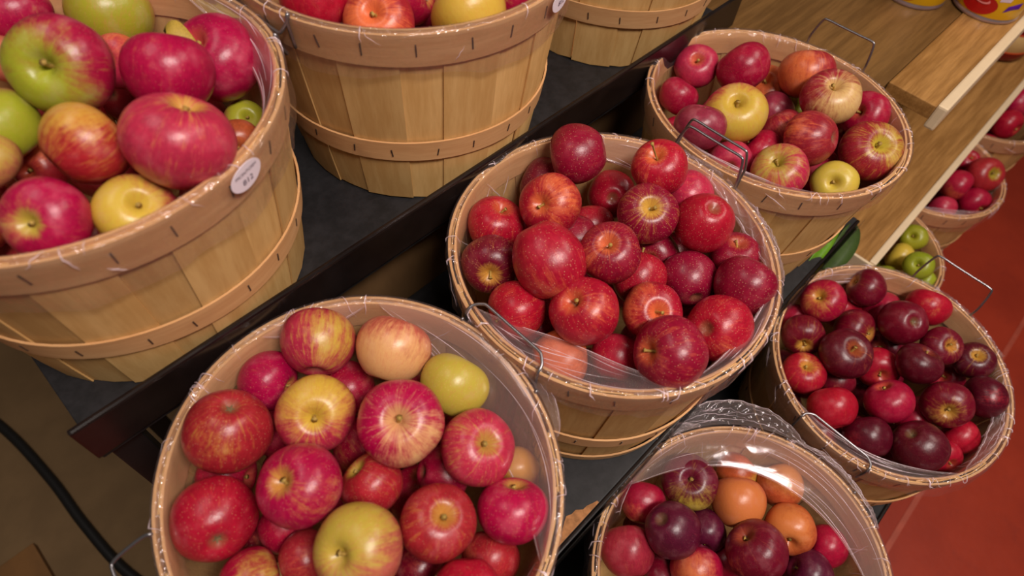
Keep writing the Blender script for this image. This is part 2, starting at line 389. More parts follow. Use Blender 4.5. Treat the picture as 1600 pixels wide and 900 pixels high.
def liner(S, label, seed, skirt=(.03, .055), flaps=(), amp=1.0, inner=.13, creases=None):
    rnd = random.Random(seed*7+3); root = tag(empty('plastic_liner', (S.cx, S.cy, S.sz)), label, 'plastic bag', 'clear bags lining the baskets')
    creases = creases or int(14+56*amp**1.7); T = 240; ks = [(rnd.randint(3, 7), rnd.random()*6.28, 1.0) for _ in range(2)]+[(rnd.randint(9, 17), rnd.random()*6.28, .55) for _ in range(3)]+[(rnd.randint(24, 46), rnd.random()*6.28, .30) for _ in range(3)]
    def fold(th, s): return sum(a*(1-abs(math.sin(k*th/2+p+s*k*.05))) for k, p, a in ks)/2.4
    s_ks = [(rnd.randint(1, 3), rnd.random()*6.28), (rnd.randint(4, 8), rnd.random()*6.28), (rnd.randint(12, 20), rnd.random()*6.28)]
    def sk(th):
        v = .5+.28*math.sin(s_ks[0][0]*th+s_ks[0][1])+.16*math.sin(s_ks[1][0]*th+s_ks[1][1])+.06*math.sin(s_ks[2][0]*th+s_ks[2][1])
        return skirt[0]+(skirt[1]-skirt[0])*v
    def surf(th, w, e=0.0):        # w = 1 hem outside, 0 over the rim, -1 deep inside
        if w > .05:
            return S.p(th, 1-sk(th)*(w-.05)/.95/S.H, .0042+e+amp*(.0012+.0075*w)*fold(th, 2*w))
        if w < -.05:
            q = (-w-.05)/.95; return S.p(th, 1-(.004+inner*q)/S.H, -.0078-e-amp*(.001+.008*q)*fold(th+1.7, 3*q))
        q = (.05-w)/.1; return S.p(th, 1, .0038-.0105*q, .0022+e+amp*.0032*fold(th+.3, 2*q)*math.sin(math.pi*q))
    ws_ = (1, .82, .62, .42, .25, .12, .05, .02, 0, -.02, -.05, -.07, -.11, -.17, -.26, -.4, -.55, -.7, -.86, -1); m = len(ws_)
    V = [surf(2*math.pi*i/T, w) for i in range(T) for w in ws_]; Fc = []
    for i in range(T):
        k = (i+1) % T
        for j in range(m-1): Fc.append((i*m+j, k*m+j, k*m+j+1, i*m+j+1))
    mesh_obj('bag_film', V, Fc, FILM, root)
    CV = []; CF = []
    def crease(path, rad):
        n = len(path); v, f = tube_data(path, [rad*(.08+math.sin(math.pi*(a+.5)/n)**1.5) for a in range(n)], 4)
        o = len(CV); CV.extend(v); CF.extend([tuple(q+o for q in g) for g in f])
    for c in range(creases):
        th = rnd.random()*6.283; sl = rnd.uniform(-.11, .11); kind = rnd.random()
        if kind < .66: w0, w1 = rnd.uniform(-.16, -.02), rnd.uniform(.03, .30)
        elif kind < .74: w0, w1 = rnd.uniform(.1, .4), rnd.uniform(.5, .9); sl *= 2.6
        else: w0, w1 = rnd.uniform(-.6, -.3), rnd.uniform(-.2, -.08); sl *= 2
        crease([surf(th+sl*(a/12-.5)+.002*math.sin(a*1.3+c), w0+(w1-w0)*a/12, .0002) for a in range(13)], rnd.uniform(.00025, .0005+.0004*amp))
    for (a0, a1, mx, drop, pw, *ex) in flaps:
        wa = ex[0] if ex else 1.0
        nu, nv = 72, 18; V = []; Fc = []; a0r, a1r = math.radians(a0), math.radians(a1); p = rnd.random()*6
        def fl(u, v, e=0.0):
            th = a0r+(a1r-a0r)*u; w = mx*math.sin(math.pi*u)**pw; sd = math.sin(math.pi*min(1, max(0, u)))
            wr = math.sin(u*9+p+v*2)*.6+math.sin(u*23-v*3+p)*.3+.4*math.sin(v*9+u*14)
            if wa > 1.5: wr += 1.1*(1-2*abs(math.sin(u*17+v*5+p)))+.8*(1-2*abs(math.sin(u*41-v*9+p)))
            return S.p(th, 1, (-.004 if mx > 0 else .004)-w*v, .004+e-drop*v**1.2*sd**.6+.0030*wa*wr*v*(1.2-v)), th
        for i in range(nu+1):
            u = i/nu
            for j in range(nv+1):
                v = min(1, j/12); curl = max(0, j-12)/6; P, th = fl(u, v)
                if curl:
                    c = curl*4.2; k = .0018*math.sin(math.pi*u)**.3*(1 if mx > 0 else -1)
                    P = P + Vector((math.cos(th), math.sin(th), 0))*(-math.sin(c)*k) + Vector((0, 0, (math.cos(c)-1)*abs(k)))
                V.append(P)
        for i in range(nu):
            for j in range(nv): a = i*(nv+1)+j; Fc.append((a, a+nv+1, a+nv+2, a+1))
        mesh_obj('film_flap', V, Fc, FLAP, root)
        for c in range(int(4+abs(mx)*130)):
            u0 = rnd.uniform(.03, .6); u1 = min(.97, u0+rnd.uniform(.12, .5)); v0 = rnd.uniform(.05, .95); v1 = min(1, max(.02, v0+rnd.uniform(-.35, .35)))
            crease([fl(u0+(u1-u0)*a/14, v0+(v1-v0)*a/14, .0004)[0] for a in range(15)], rnd.uniform(.0002, .00045))
        crease([fl(.02+.96*a/40, 1.0, .0003)[0] for a in range(41)], .00045)
    o = mesh_obj('film_creases', CV, CF, FOLD, root); o['kind'] = 'stuff'
    return root
def sticker(S, root, th, u, w, h, lines, rot=0.0):
    n = 28; dr = .0100
    def mp(a, b, d=0): 
        ca, sa = math.cos(rot), math.sin(rot); a, b = a*ca-b*sa, a*sa+b*ca
        return S.p(th+a/S.R, u+b/S.H, dr+d)
    V = [mp(0, 0, .0003)]; Fc = []
    for ring in (.35, .7, 1):
        for i in range(n): V.append(mp(w/2*ring*math.cos(2*math.pi*i/n), h/2*ring*math.sin(2*math.pi*i/n), .0003))
    for i in range(n):
        k = (i+1) % n; Fc.append((0, 1+i, 1+k))
        for r in (0, 1): Fc.append((1+r*n+i, 1+(r+1)*n+i, 1+(r+1)*n+k, 1+r*n+k))
    b = len(V)
    for i in range(n): V.append(mp(w/2*math.cos(2*math.pi*i/n), h/2*math.sin(2*math.pi*i/n), -.0003))
    for i in range(n): Fc.append((1+2*n+i, b+i, b+(i+1) % n, 1+2*n+(i+1) % n))
    s = mesh_obj('price_sticker', V, Fc, STICK, root, False); s['label'] = 'small oval white sticker with dark print'
    for (txt, size, by) in lines:
        cu = bpy.data.curves.new('lettering', 'FONT'); cu.body = txt; cu.size = size; cu.align_x = 'CENTER'; cu.align_y = 'CENTER'; cu.resolution_u = 3
        tmp = bpy.data.objects.new('tmp', cu); COL.objects.link(tmp); bpy.context.view_layer.update()
        me = bpy.data.meshes.new_from_object(tmp.evaluated_get(bpy.context.evaluated_depsgraph_get())); bpy.data.objects.remove(tmp); bpy.data.curves.remove(cu)
        for v in me.vertices: v.co = mp(v.co.x, v.co.y+by, .0007)
        me.materials.clear(); me.materials.append(INK); me.name = 'lettering'; link('lettering', me, s)

BK = {
  'A': (0.062, 0.5664, 1.2225, 0.0077, 0.0127, 0.1844, -0.0083, 1.542, 0.991, 0.156),
  'B': (0.4368, 0.5651, 1.2367, 0.0131, -0.0127, 0.186, -0.0254, -8.2705, 0.991, 0.156),
  'D': (0.0703, 0.2057, 1.0215, -0.0133, 0.0033, 0.1842, 0.0343, 17.0395, 0.784, 0.153),
  'E': (0.4266, 0.2112, 1.0373, 0.0303, 0.0256, 0.187, 0.0212, 10.8927, 0.784, 0.155),
  'F': (0.8162, 0.2232, 1.0204, 0.0105, -0.01, 0.1838, -0.0343, 18.9116, 0.784, 0.153),
  'G': (0.3531, -0.1245, 0.7762, -0.0016, 0.0242, 0.1861, 0.0437, -6.3422, 0.534, 0.153),
  'H': (0.7716, -0.1244, 0.7703, -0.0172, 0.0135, 0.1834, 0.0288, -15.6236, 0.534, 0.153),
  'J': (1.505, 0.027, 0.6, 0, 0, 0.168, 0, 0, 0.38, 0.14),
  'I': (1.16, 0.027, 0.6, 0, 0, 0.168, 0, 0, 0.38, 0.14),
  'K': (1.86, 0.027, 0.6, 0, 0, 0.168, 0, 0, 0.38, 0.14),
  'C': (0.842, 0.565, 1.235, 0, 0, 0.185, 0, 0, 0.991, 0.155),
}
STK = {'A': (-1.22, 0.97), 'B': (-1.28, 0.97)}
#STK = {'A': (-1.139, 0.920), 'B': (-1.216, 0.933)}
# position, radius, stem axis, direction of the ground-coloured patch, skin, ground colour, patch size, streakiness, hollow, label
APPLES = {
 'A': [
  ((0.0747, 0.5587, 1.2495), 0.0386, (-0.488, -0.65, 0.583), (-0.844, -0.474, 0.251), 'mgr', 'gn', 0.46, 0.5, 0.9, 'half green half red apple with a wide stem hollow in the top left basket'),
  ((0.1518, 0.6739, 1.207), 0.0381, (0.516, 0.406, 0.754), (-0.467, -0.861, 0.201), 'pe', 'gn', 0.72, 0.9, 0.8, 'streaky yellow-green apple at the back edge of frame in the top left basket'),
  ((0.1379, 0.517, 1.2353), 0.0367, (0.526, 0.459, 0.716), (-0.35, -0.265, 0.898), 'mg', 'ye', 0.04, 0.3, 0.3, 'smooth magenta apple with a bright soft highlight in the top left basket'),
  ((0.2002, 0.5648, 1.1937), 0.0404, (-0.513, -0.045, 0.857), (-0.378, -0.368, -0.85), 'mg', 'or', 0.06, 0.3, 0.3, 'magenta apple with a small dry leaf at its stem in the top left basket'),
  ((0.102, 0.434, 1.237), 0.04, (0.529, 0.075, 0.845), (0.458, 0.015, 0.889), 'ro', 'ye', 0.12, 0.7, 0.7, 'big rose-red apple leaning over the rim by the sticker in the top left basket'),
  ((0.0493, 0.4829, 1.2326), 0.0317, (0.979, 0.137, 0.149), (0.223, 0.284, 0.933), 'rg', 'yo', 0.42, 1.0, 0.9, 'apple with yellow shoulders and red stripes in the top left basket'),
  ((0.0819, 0.7113, 1.2168), 0.0315, (0.152, 0.548, 0.823), (0.279, -0.954, 0.106), 'mg', 'ye', 0.05, 0.4, 0.4, 'dark magenta apple at the upper left corner in the top left basket'),
  ((0.0105, 0.5588, 1.2216), 0.0303, (-0.235, 0.63, 0.74), (0.086, -0.962, 0.26), 'pe', 'gn', 0.66, 0.4, 0.8, 'bright lime-green apple at the left edge of frame in the top left basket'),
  ((-0.0118, 0.5153, 1.2304), 0.0226, (0.321, -0.368, -0.873), (0.309, -0.499, 0.809), 'pe', 'yg', 0.35, 0.7, 0.5, 'pinkish tan apple cut by the left edge of frame in the top left basket'),
  ((-0.003, 0.4477, 1.2158), 0.0299, (-0.507, -0.539, 0.672), (-0.726, -0.192, 0.66), 'mg', 'yg', 0.16, 0.4, 0.9, 'glossy magenta apple at the front rim with yellow stem hollow in the top left basket'),
  ((0.0483, 0.4302, 1.1987), 0.0292, (0.161, -0.526, 0.835), (-0.559, -0.426, 0.711), 'ro', 'ye', 0.62, 0.7, 0.8, 'yellow apple tucked under the big rose-red one in the top left basket'),
  ((0.0179, 0.558, 1.1727), 0.0225, (-0.646, -0.537, 0.542), (0.121, -0.085, 0.989), 'rg', 'or', 0.25, 0.6, 0.4, 'shaded russet-red apple deep behind the striped one in the top left basket'),
  ((0.1937, 0.5371, 1.1383), 0.0205, (0.044, -0.612, 0.79), (0.62, -0.667, 0.414), 'pe', 'gn', 0.8, 0.4, 0.5, 'shadowed olive-green apple low at the right wall in the top left basket'),
  ((0.1666, 0.4999, 1.1492), 0.0236, (-0.317, -0.826, 0.466), (-0.965, 0.024, 0.262), 'or', 'or', 0.4, 0.4, 0.5, 'orange apple peeping between rose-red apple and rim in the top left basket'),
  ((0.049, 0.6793, 1.2004), 0.0206, (0.874, -0.455, 0.169), (-0.438, 0.164, -0.884), 'pe', 'yg', 0.35, 0.5, 0.5, 'pale peach-green sliver of apple at left edge in the top left basket'),
  ((0.1287, 0.6214, 1.1932), 0.025, (-0.572, -0.481, 0.665), (0.57, -0.148, 0.808), 'ro', 'or', 0.3, 0.5, 0.5, 'salmon apple barely showing between three larger ones in the top left basket'),
 ],
 'B': [
  ((0.3075, 0.547, 1.2214), 0.0347, (0.109, 0.613, 0.782), (-0.87, 0.475, -0.131), 'rd', 'ye', 0.04, 0.4, 0.3, 'bright red apple at the left of the rim in the top middle basket'),
  ((0.3354, 0.482, 1.2184), 0.0344, (-0.483, -0.339, 0.807), (-0.802, -0.392, 0.45), 'rg', 'or', 0.45, 1.0, 0.9, 'orange-streaked apple with a yellow stem hollow in the top middle basket'),
  ((0.4098, 0.4311, 1.2245), 0.0385, (-0.14, 0.792, 0.594), (-0.792, -0.36, 0.494), 'or', 'ye', 0.72, 0.6, 0.7, 'large yellow-orange apple at the right of the rim in the top middle basket'),
  ((0.4151, 0.5197, 1.1732), 0.0275, (-0.823, 0.474, 0.312), (0.715, -0.467, 0.52), 'dk', 'or', 0.08, 0.4, 0.4, 'dark purplish red apple between the two orange ones in the top middle basket'),
  ((0.3909, 0.5032, 1.2171), 0.0288, (0.48, -0.872, 0.09), (-0.088, -0.796, 0.599), 'cr', 'ye', 0.08, 0.4, 0.4, 'red apple cut by the top edge of frame in the top middle basket'),
  ((0.5032, 0.4615, 1.1928), 0.0299, (-0.893, 0.258, 0.368), (-0.625, -0.547, 0.557), 'cr', 'ye', 0.08, 0.4, 0.4, 'red apple sliver beside the yellow-orange one in the top middle basket'),
 ],
 'D': [
  ((0.1195, 0.3452, 1.0158), 0.0368, (0.673, 0.734, 0.086), (0.324, -0.599, 0.733), 'ro', 'ye', 0.3, 0.9, 0.3, 'pink apple with broad yellow stripes, topmost at the back in the bottom left basket'),
  ((0.1711, 0.2887, 1.0104), 0.038, (0.834, 0.422, 0.356), (-0.784, -0.583, 0.212), 'pk', 'cr', 0.58, 0.9, 0.4, 'pale peach apple speckled orange at the back in the bottom left basket'),
  ((0.1908, 0.2182, 1.0044), 0.0348, (0.909, 0.289, 0.301), (-0.307, -0.243, 0.92), 'pk', 'yg', 0.72, 0.8, 0.6, 'yellow-green apple with faint pink flecks half under the film in the bottom left basket'),
  ((0.0616, 0.3568, 0.9934), 0.0305, (0.449, -0.894, 0.002), (0.456, -0.858, 0.237), 'mg', 'yo', 0.06, 0.4, 0.6, 'magenta apple lying low at the back left wall in the bottom left basket'),
  ((0.0048, 0.3216, 1.0233), 0.0386, (-0.395, -0.036, -0.918), (-0.485, -0.406, 0.775), 'rg', 'ye', 0.17, 0.6, 0.3, 'large red apple with one yellow blotch and grey calyx in the bottom left basket'),
  ((0.0724, 0.2829, 1.0155), 0.0365, (-0.254, -0.48, 0.839), (0.232, 0.08, 0.969), 'ro', 'ye', 0.44, 0.7, 1, 'bright yellow apple blushed pink below its green hollow in the bottom left basket'),
  ((0.1207, 0.2127, 1.0351), 0.039, (-0.246, -0.226, 0.943), (-0.184, -0.913, 0.364), 'mg', 'cr', 0.3, 0.9, 0.8, 'magenta apple with cream rays fanning from its stem in the bottom left basket'),
  ((0.16, 0.1519, 1.0144), 0.0351, (0.124, -0.358, 0.925), (-0.457, 0.356, 0.815), 'ro', 'yg', 0.14, 0.9, 0.7, 'rose-pink apple with tan stem hollow beside the film in the bottom left basket'),
  ((0.0211, 0.226, 1.0384), 0.0355, (-0.399, 0.136, 0.907), (0.043, -0.739, 0.672), 'mg', 'yo', 0.14, 0.5, 0.7, 'magenta apple with scar line and yellow-orange spot in the bottom left basket'),
  ((-0.0478, 0.2651, 1.007), 0.0359, (0.225, 0.823, -0.522), (0.46, 0.886, -0.056), 'rd', 'yo', 0.03, 0.4, 0.1, 'big plain red apple showing its calyx, at the left rim in the bottom left basket'),
  ((0.0709, 0.1993, 0.9935), 0.029, (-0.175, 0.721, 0.67), (-0.07, 0.977, 0.203), 'rg', 'yg', 0.16, 0.6, 0.8, 'orange-red apple with yellow-green shoulder, sunk mid heap in the bottom left basket'),
  ((0.0874, 0.1251, 1.0192), 0.0329, (0.192, -0.153, 0.969), (-0.609, 0.389, 0.691), 'rg', 'yo', 0.1, 0.6, 0.7, 'russet-red apple with a tan stem hollow facing up in the bottom left basket'),
  ((0.1457, 0.0889, 1.0023), 0.0319, (0.582, 0.502, 0.64), (0.495, 0.428, 0.756), 'mg', 'yg', 0.07, 0.4, 0.6, 'crimson apple with a lime top near the right rim in the bottom left basket'),
  ((0.0251, 0.15, 1.0374), 0.0365, (-0.564, 0.037, 0.825), (-0.044, 0.496, 0.867), 'pk', 'yg', 0.5, 1.0, 0.9, 'large pale peach-green apple nearest the front centre in the bottom left basket'),
  ((-0.0557, 0.209, 0.983), 0.0277, (0.905, -0.304, -0.297), (0.545, -0.216, 0.81), 'cr', 'ye', 0.22, 0.5, 0.8, 'red apple with lemon patch at the bottom left in the bottom left basket'),
  ((-0.0115, 0.1906, 0.9885), 0.0241, (0.903, -0.425, 0.061), (-0.194, -0.531, 0.825), 'rg', 'or', 0.12, 0.5, 0.4, 'dull russet apple sunk left of the pale front one in the bottom left basket'),
  ((0.1306, 0.1687, 0.9662), 0.0277, (0.687, -0.529, -0.499), (0.348, -0.088, 0.933), 'cr', 'or', 0.08, 0.5, 0.3, 'crimson apple with grey calyx sunk below the rose one in the bottom left basket'),
  ((0.109, 0.0784, 0.9617), 0.0276, (0.849, 0.529, 0.011), (-0.477, 0.875, -0.082), 'rg', 'or', 0.3, 0.6, 0.4, 'orange-flushed apple sunk at the lower right in the bottom left basket'),
  ((0.0696, 0.0697, 1.0081), 0.029, (-0.658, -0.71, -0.25), (0.656, 0.447, -0.608), 'rd', 'ye', 0.04, 0.3, 0.3, 'bright scarlet apple at the bottom edge of frame in the bottom left basket'),
  ((0.1237, 0.3124, 0.9574), 0.0292, (-0.996, -0.079, 0.027), (0.802, -0.363, 0.475), 'cr', 'or', 0.1, 0.5, 0.4, 'crimson apple wedged under the back pink one in the bottom left basket'),
  ((-0.0215, 0.3139, 0.9653), 0.0299, (0.593, -0.799, 0.096), (-0.598, -0.083, 0.797), 'cr', 'or', 0.06, 0.4, 0.4, 'red apple squeezed between the two big left ones in the bottom left basket'),
  ((0.1907, 0.124, 0.9559), 0.0232, (-0.75, -0.648, 0.132), (-0.007, -0.225, 0.974), 'pe', 'yo', 0.5, 0.6, 0.5, 'brownish yellow apple behind the film at right in the bottom left basket'),
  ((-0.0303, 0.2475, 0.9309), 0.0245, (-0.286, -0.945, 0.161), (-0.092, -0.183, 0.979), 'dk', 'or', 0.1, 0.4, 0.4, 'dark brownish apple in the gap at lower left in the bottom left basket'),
  ((-0.0092, 0.2311, 0.9681), 0.0245, (0.407, 0.895, 0.18), (-0.173, 0.957, 0.233), 'cr', 'or', 0.05, 0.4, 0.4, 'crimson apple hidden under the scarred magenta one in the bottom left basket'),
  ((0.0587, 0.1211, 0.9591), 0.0241, (0.27, -0.961, 0.051), (-0.155, 0.121, 0.981), 'dk', 'or', 0.08, 0.4, 0.4, 'dark red apple under the russet one at front in the bottom left basket'),
 ],
 'E': [
  ((0.4944, 0.3266, 1.0535), 0.0359, (-0.658, 0.668, -0.348), (-0.873, 0.412, -0.261), 'cr2', 'or', 0.05, 0.4, 0.4, 'deep crimson apple on its side, topmost at the back in the central basket'),
  ((0.5441, 0.2396, 1.0605), 0.0329, (-0.408, 0.21, 0.888), (-0.663, 0.596, 0.453), 'rd', 'or', 0.12, 0.6, 0.8, 'red apple with a long upright stem, back right in the central basket'),
  ((0.5354, 0.2884, 0.9824), 0.0313, (0.659, 0.425, -0.621), (0.041, 0.997, -0.07), 'rd', 'or', 0.02, 0.3, 0.1, 'small glossy red apple showing its calyx at the back in the central basket'),
  ((0.4157, 0.2965, 1.0453), 0.0355, (-0.758, -0.031, 0.651), (-0.084, -0.445, 0.891), 'rd', 'or', 0.3, 0.8, 0.8, 'red apple flushed orange with a curved pale stem in the central basket'),
  ((0.486, 0.2103, 1.0468), 0.0346, (-0.371, -0.203, 0.906), (-0.371, -0.203, 0.906), 'cr2', 'yo', 0.12, 1.0, 1, 'speckled crimson apple with a starry yellow stem hollow in the central basket'),
  ((0.5273, 0.158, 1.0478), 0.0338, (0.108, 0.153, -0.982), (-0.413, 0.831, -0.372), 'rd', 'or', 0.02, 0.2, 0.1, 'smooth bright red apple with calyx up, right of centre in the central basket'),
  ((0.3713, 0.3422, 1.0029), 0.034, (0.27, -0.056, 0.961), (-0.73, -0.595, 0.335), 'rd', 'or', 0.1, 0.7, 0.5, 'red apple with short stem at the far left wall in the central basket'),
  ((0.3241, 0.3007, 1.0106), 0.0334, (-0.678, -0.578, 0.455), (-0.67, -0.602, 0.435), 'dk', 'yo', 0.05, 0.8, 0.9, 'dark crimson apple with yellow hollow at the left wall in the central basket'),
  ((0.3462, 0.2389, 1.0585), 0.0376, (-0.111, -0.826, -0.552), (-0.717, -0.696, -0.034), 'rd', 'or', 0.14, 0.6, 0.4, 'large egg-shaped red apple left of centre in the central basket'),
  ((0.3986, 0.1976, 1.0614), 0.0328, (-0.366, 0.036, 0.93), (-0.917, 0.178, 0.357), 'cr2', 'or', 0.16, 0.9, 0.8, 'dark red apple with long stem and orange flush, centre in the central basket'),
  ((0.437, 0.1728, 1.0051), 0.0312, (0.777, 0.555, 0.298), (0.823, -0.567, -0.022), 'rd', 'or', 0.1, 0.6, 0.4, 'red apple below the central long-stemmed one in the central basket'),
  ((0.4799, 0.1315, 1.0062), 0.0316, (0.63, 0.771, -0.093), (-0.903, -0.427, -0.05), 'cr2', 'or', 0.03, 0.3, 0.1, 'plain deep crimson apple right of centre, sunk lower in the central basket'),
  ((0.5392, 0.1107, 1.0151), 0.029, (-0.017, 0.151, 0.988), (-0.711, -0.269, 0.649), 'cr2', 'or', 0.04, 0.3, 0.4, 'crimson apple behind the big one at right wall in the central basket'),
  ((0.4957, 0.0763, 1.034), 0.0333, (0.801, 0.111, 0.588), (-0.429, -0.875, 0.226), 'cr2', 'or', 0.02, 0.3, 0.2, 'large plain crimson apple against the right wall in the central basket'),
  ((0.3014, 0.2361, 1.0099), 0.0319, (-0.958, 0.286, 0.028), (0.148, -0.953, -0.266), 'rd', 'or', 0.08, 0.9, 0.3, 'striped red apple dotted with droplets, lower left in the central basket'),
  ((0.3373, 0.1741, 1.0377), 0.0355, (-0.494, 0.341, 0.8), (-0.207, -0.358, 0.911), 'rd', 'or', 0.16, 0.6, 0.6, 'rosy apple with a short tan stem, lower centre in the central basket'),
  ((0.3999, 0.1297, 1.022), 0.0321, (-0.364, -0.369, 0.855), (-0.523, 0.568, 0.636), 'rd', 'or', 0.26, 0.7, 0.9, 'red apple flushed salmon around a green stem hollow in the central basket'),
  ((0.433, 0.0665, 1.0273), 0.035, (0.765, -0.215, -0.607), (-0.704, -0.629, 0.329), 'rd', 'or', 0.12, 0.7, 0.2, 'dewy red apple at the lower right wall in the central basket'),
  ((0.3625, 0.0808, 1.0417), 0.0368, (-0.767, 0.494, 0.409), (-0.871, 0.259, 0.417), 'cr2', 'or', 0.08, 0.7, 0.6, 'biggest dark red apple with pale dots at the front rim in the central basket'),
  ((0.3473, 0.1289, 0.9863), 0.0271, (0.828, 0.487, 0.279), (0.973, 0.127, -0.194), 'rd', 'or', 0.05, 0.4, 0.3, 'red apple half hidden beside the biggest front one in the central basket'),
  ((0.3023, 0.1701, 0.986), 0.0312, (0.766, -0.642, 0.038), (-0.167, -0.149, 0.975), 'or', 'or', 0.35, 0.5, 0.4, 'orange-red apple veiled by film at the front left in the central basket'),
  ((0.572, 0.2034, 1.0209), 0.0316, (-0.482, 0.868, 0.12), (-0.625, 0.669, -0.403), 'ro', 'or', 0.15, 0.6, 0.4, 'pinkish apple tucked behind the upright-stemmed one in the central basket'),
  ((0.4954, 0.1878, 0.985), 0.0304, (-0.834, -0.195, 0.516), (-0.598, -0.796, 0.095), 'cr2', 'or', 0.04, 0.4, 0.4, 'dark crimson apple in the gap right of centre in the central basket'),
  ((0.4816, 0.2752, 0.9715), 0.0287, (0.626, 0.639, 0.447), (0.779, 0.586, 0.224), 'rd', 'or', 0.3, 0.5, 0.4, 'small orange-red apple in the gap above centre in the central basket'),
  ((0.4326, 0.2699, 0.9936), 0.0289, (0.646, -0.763, 0.032), (0.701, 0.374, -0.608), 'cr2', 'or', 0.06, 0.5, 0.4, 'dim red apple behind the egg-shaped one in the central basket'),
  ((0.4724, 0.3536, 0.9966), 0.0321, (-0.364, 0.915, 0.174), (0.348, -0.852, -0.392), 'dk', 'or', 0.05, 0.4, 0.4, 'dark apple below the topmost crimson one in the central basket'),
 ],
 'F': [
  ((0.8395, 0.3696, 0.9898), 0.033, (-0.492, -0.104, 0.865), (-0.512, -0.124, 0.85), 'ro', 'or', 0.1, 0.5, 0.6, 'small rose-red apple at the back left in the upper right basket'),
  ((0.8578, 0.304, 1.0155), 0.0388, (0.088, 0.905, 0.416), (0.306, -0.923, -0.234), 'cr', 'ye', 0.05, 0.3, 0.3, 'glossy dark red apple at the back in the upper right basket'),
  ((0.922, 0.2321, 1.0143), 0.0411, (0.494, 0.439, 0.75), (-0.947, 0.244, 0.21), 'os', 'or', 0.45, 1.0, 0.6, 'orange-red striped apple at the back right in the upper right basket'),
  ((0.8696, 0.1733, 1.0335), 0.0395, (-0.333, 0.036, 0.942), (-0.368, -0.78, 0.506), 'os', 'cr', 0.45, 1.0, 1, 'cream and red striped apple, topmost at right in the upper right basket'),
  ((0.7838, 0.3581, 0.9696), 0.0298, (0.622, -0.059, 0.781), (-0.865, -0.485, -0.128), 'cr', 'or', 0.05, 0.4, 0.3, 'small plain red apple at the left wall in the upper right basket'),
  ((0.6908, 0.2695, 1.0207), 0.034, (0.457, 0.288, 0.841), (-0.108, 0.924, 0.367), 'mv', 'ro', 0.06, 0.4, 0.2, 'dusky mauve-red apple behind the wire handle in the upper right basket'),
  ((0.7598, 0.2542, 1.0135), 0.0421, (-0.41, -0.015, 0.912), (-0.669, -0.527, 0.523), 'ro', 'ye', 0.6, 0.7, 1, 'yellow apple blushed pink, left of centre in the upper right basket'),
  ((0.7932, 0.1531, 1.018), 0.0371, (-0.101, 0.819, -0.565), (-0.613, 0.633, 0.473), 'os', 'or', 0.2, 1.0, 0.5, 'red apple with fine dark stripes, centre right in the upper right basket'),
  ((0.8561, 0.0874, 1.0015), 0.041, (-0.369, -0.298, 0.88), (-0.208, -0.503, 0.839), 'os', 'ye', 0.26, 0.9, 1, 'dark striped apple with a yellow hollow turned right in the upper right basket'),
  ((0.7178, 0.1514, 1.0045), 0.037, (-0.477, 0.246, 0.844), (-0.558, 0.366, 0.745), 'ro', 'yg', 0.36, 0.9, 1, 'green-topped pink apple at the front rim in the upper right basket'),
  ((0.7891, 0.0942, 0.9789), 0.0305, (-0.755, -0.059, 0.653), (-0.894, -0.312, 0.321), 'pe', 'ye', 0.86, 0.5, 0.9, 'pale yellow apple at the front rim in the upper right basket'),
  ((0.924, 0.1277, 1.0028), 0.0334, (-0.794, 0.359, 0.491), (-0.82, 0.166, 0.547), 'cr', 'or', 0.05, 0.4, 0.4, 'crimson apple hidden behind the right striped ones in the upper right basket'),
  ((0.8755, 0.237, 0.963), 0.032, (-0.476, 0.879, 0.019), (0.526, 0.821, -0.223), 'mv', 'or', 0.08, 0.4, 0.4, 'mauve apple in the gap right of the yellow one in the upper right basket'),
  ((0.8299, 0.2025, 0.979), 0.0314, (0.06, 0.846, 0.529), (-0.542, -0.252, 0.802), 'os', 'or', 0.15, 0.8, 0.4, 'dim striped apple behind the fine-striped one in the upper right basket'),
  ((0.7721, 0.2013, 0.9728), 0.0305, (-0.236, 0.862, 0.449), (-0.704, 0.69, 0.168), 'cr', 'or', 0.06, 0.4, 0.4, 'red apple between the yellow and green-topped ones in the upper right basket'),
  ((0.7158, 0.2176, 0.9757), 0.031, (-0.857, -0.343, 0.385), (-0.745, -0.138, 0.652), 'ro', 'or', 0.06, 0.4, 0.4, 'rose apple under film beside the wire handle in the upper right basket'),
  ((0.922, 0.2793, 0.9604), 0.035, (-0.499, 0.106, 0.86), (-0.703, -0.584, -0.406), 'or', 'or', 0.4, 0.6, 0.4, 'orange apple behind the glossy dark red one in the upper right basket'),
  ((0.9488, 0.2312, 0.932), 0.0311, (0.404, -0.911, 0.085), (-0.862, -0.325, 0.389), 'pe', 'gn', 0.85, 0.4, 0.4, 'yellow-green apple deep in the central gap in the upper right basket'),
 ],
 'H': [
  ((0.8865, -0.0311, 0.76), 0.0312, (-0.378, 0.874, 0.307), (-0.353, 0.93, 0.102), 'dk', 'yo', 0.12, 0.5, 0.7, 'dark apple with a tan shoulder at the back wall in the dark apple basket'),
  ((0.8038, 0.0064, 0.7648), 0.034, (-0.597, 0.36, 0.718), (-0.789, 0.298, 0.537), 'cr', 'yo', 0.2, 0.6, 0.9, 'red apple with a greenish tan hollow, back left in the dark apple basket'),
  ((0.868, -0.0218, 0.7051), 0.0318, (-0.449, -0.874, 0.186), (-0.341, -0.644, -0.685), 'rd', 'or', 0.05, 0.4, 0.4, 'red apple just behind the tan-hollowed one in the dark apple basket'),
  ((0.906, -0.0706, 0.7194), 0.0326, (-0.239, -0.968, 0.076), (0.74, 0.098, 0.665), 'cr', 'or', 0.05, 0.4, 0.4, 'red apple under the back dark ones in the dark apple basket'),
  ((0.9219, -0.1197, 0.7649), 0.033, (0.749, 0.23, 0.621), (-0.625, -0.097, 0.774), 'rd', 'ye', 0.06, 0.3, 0.3, 'brighter red apple at the back right wall in the dark apple basket'),
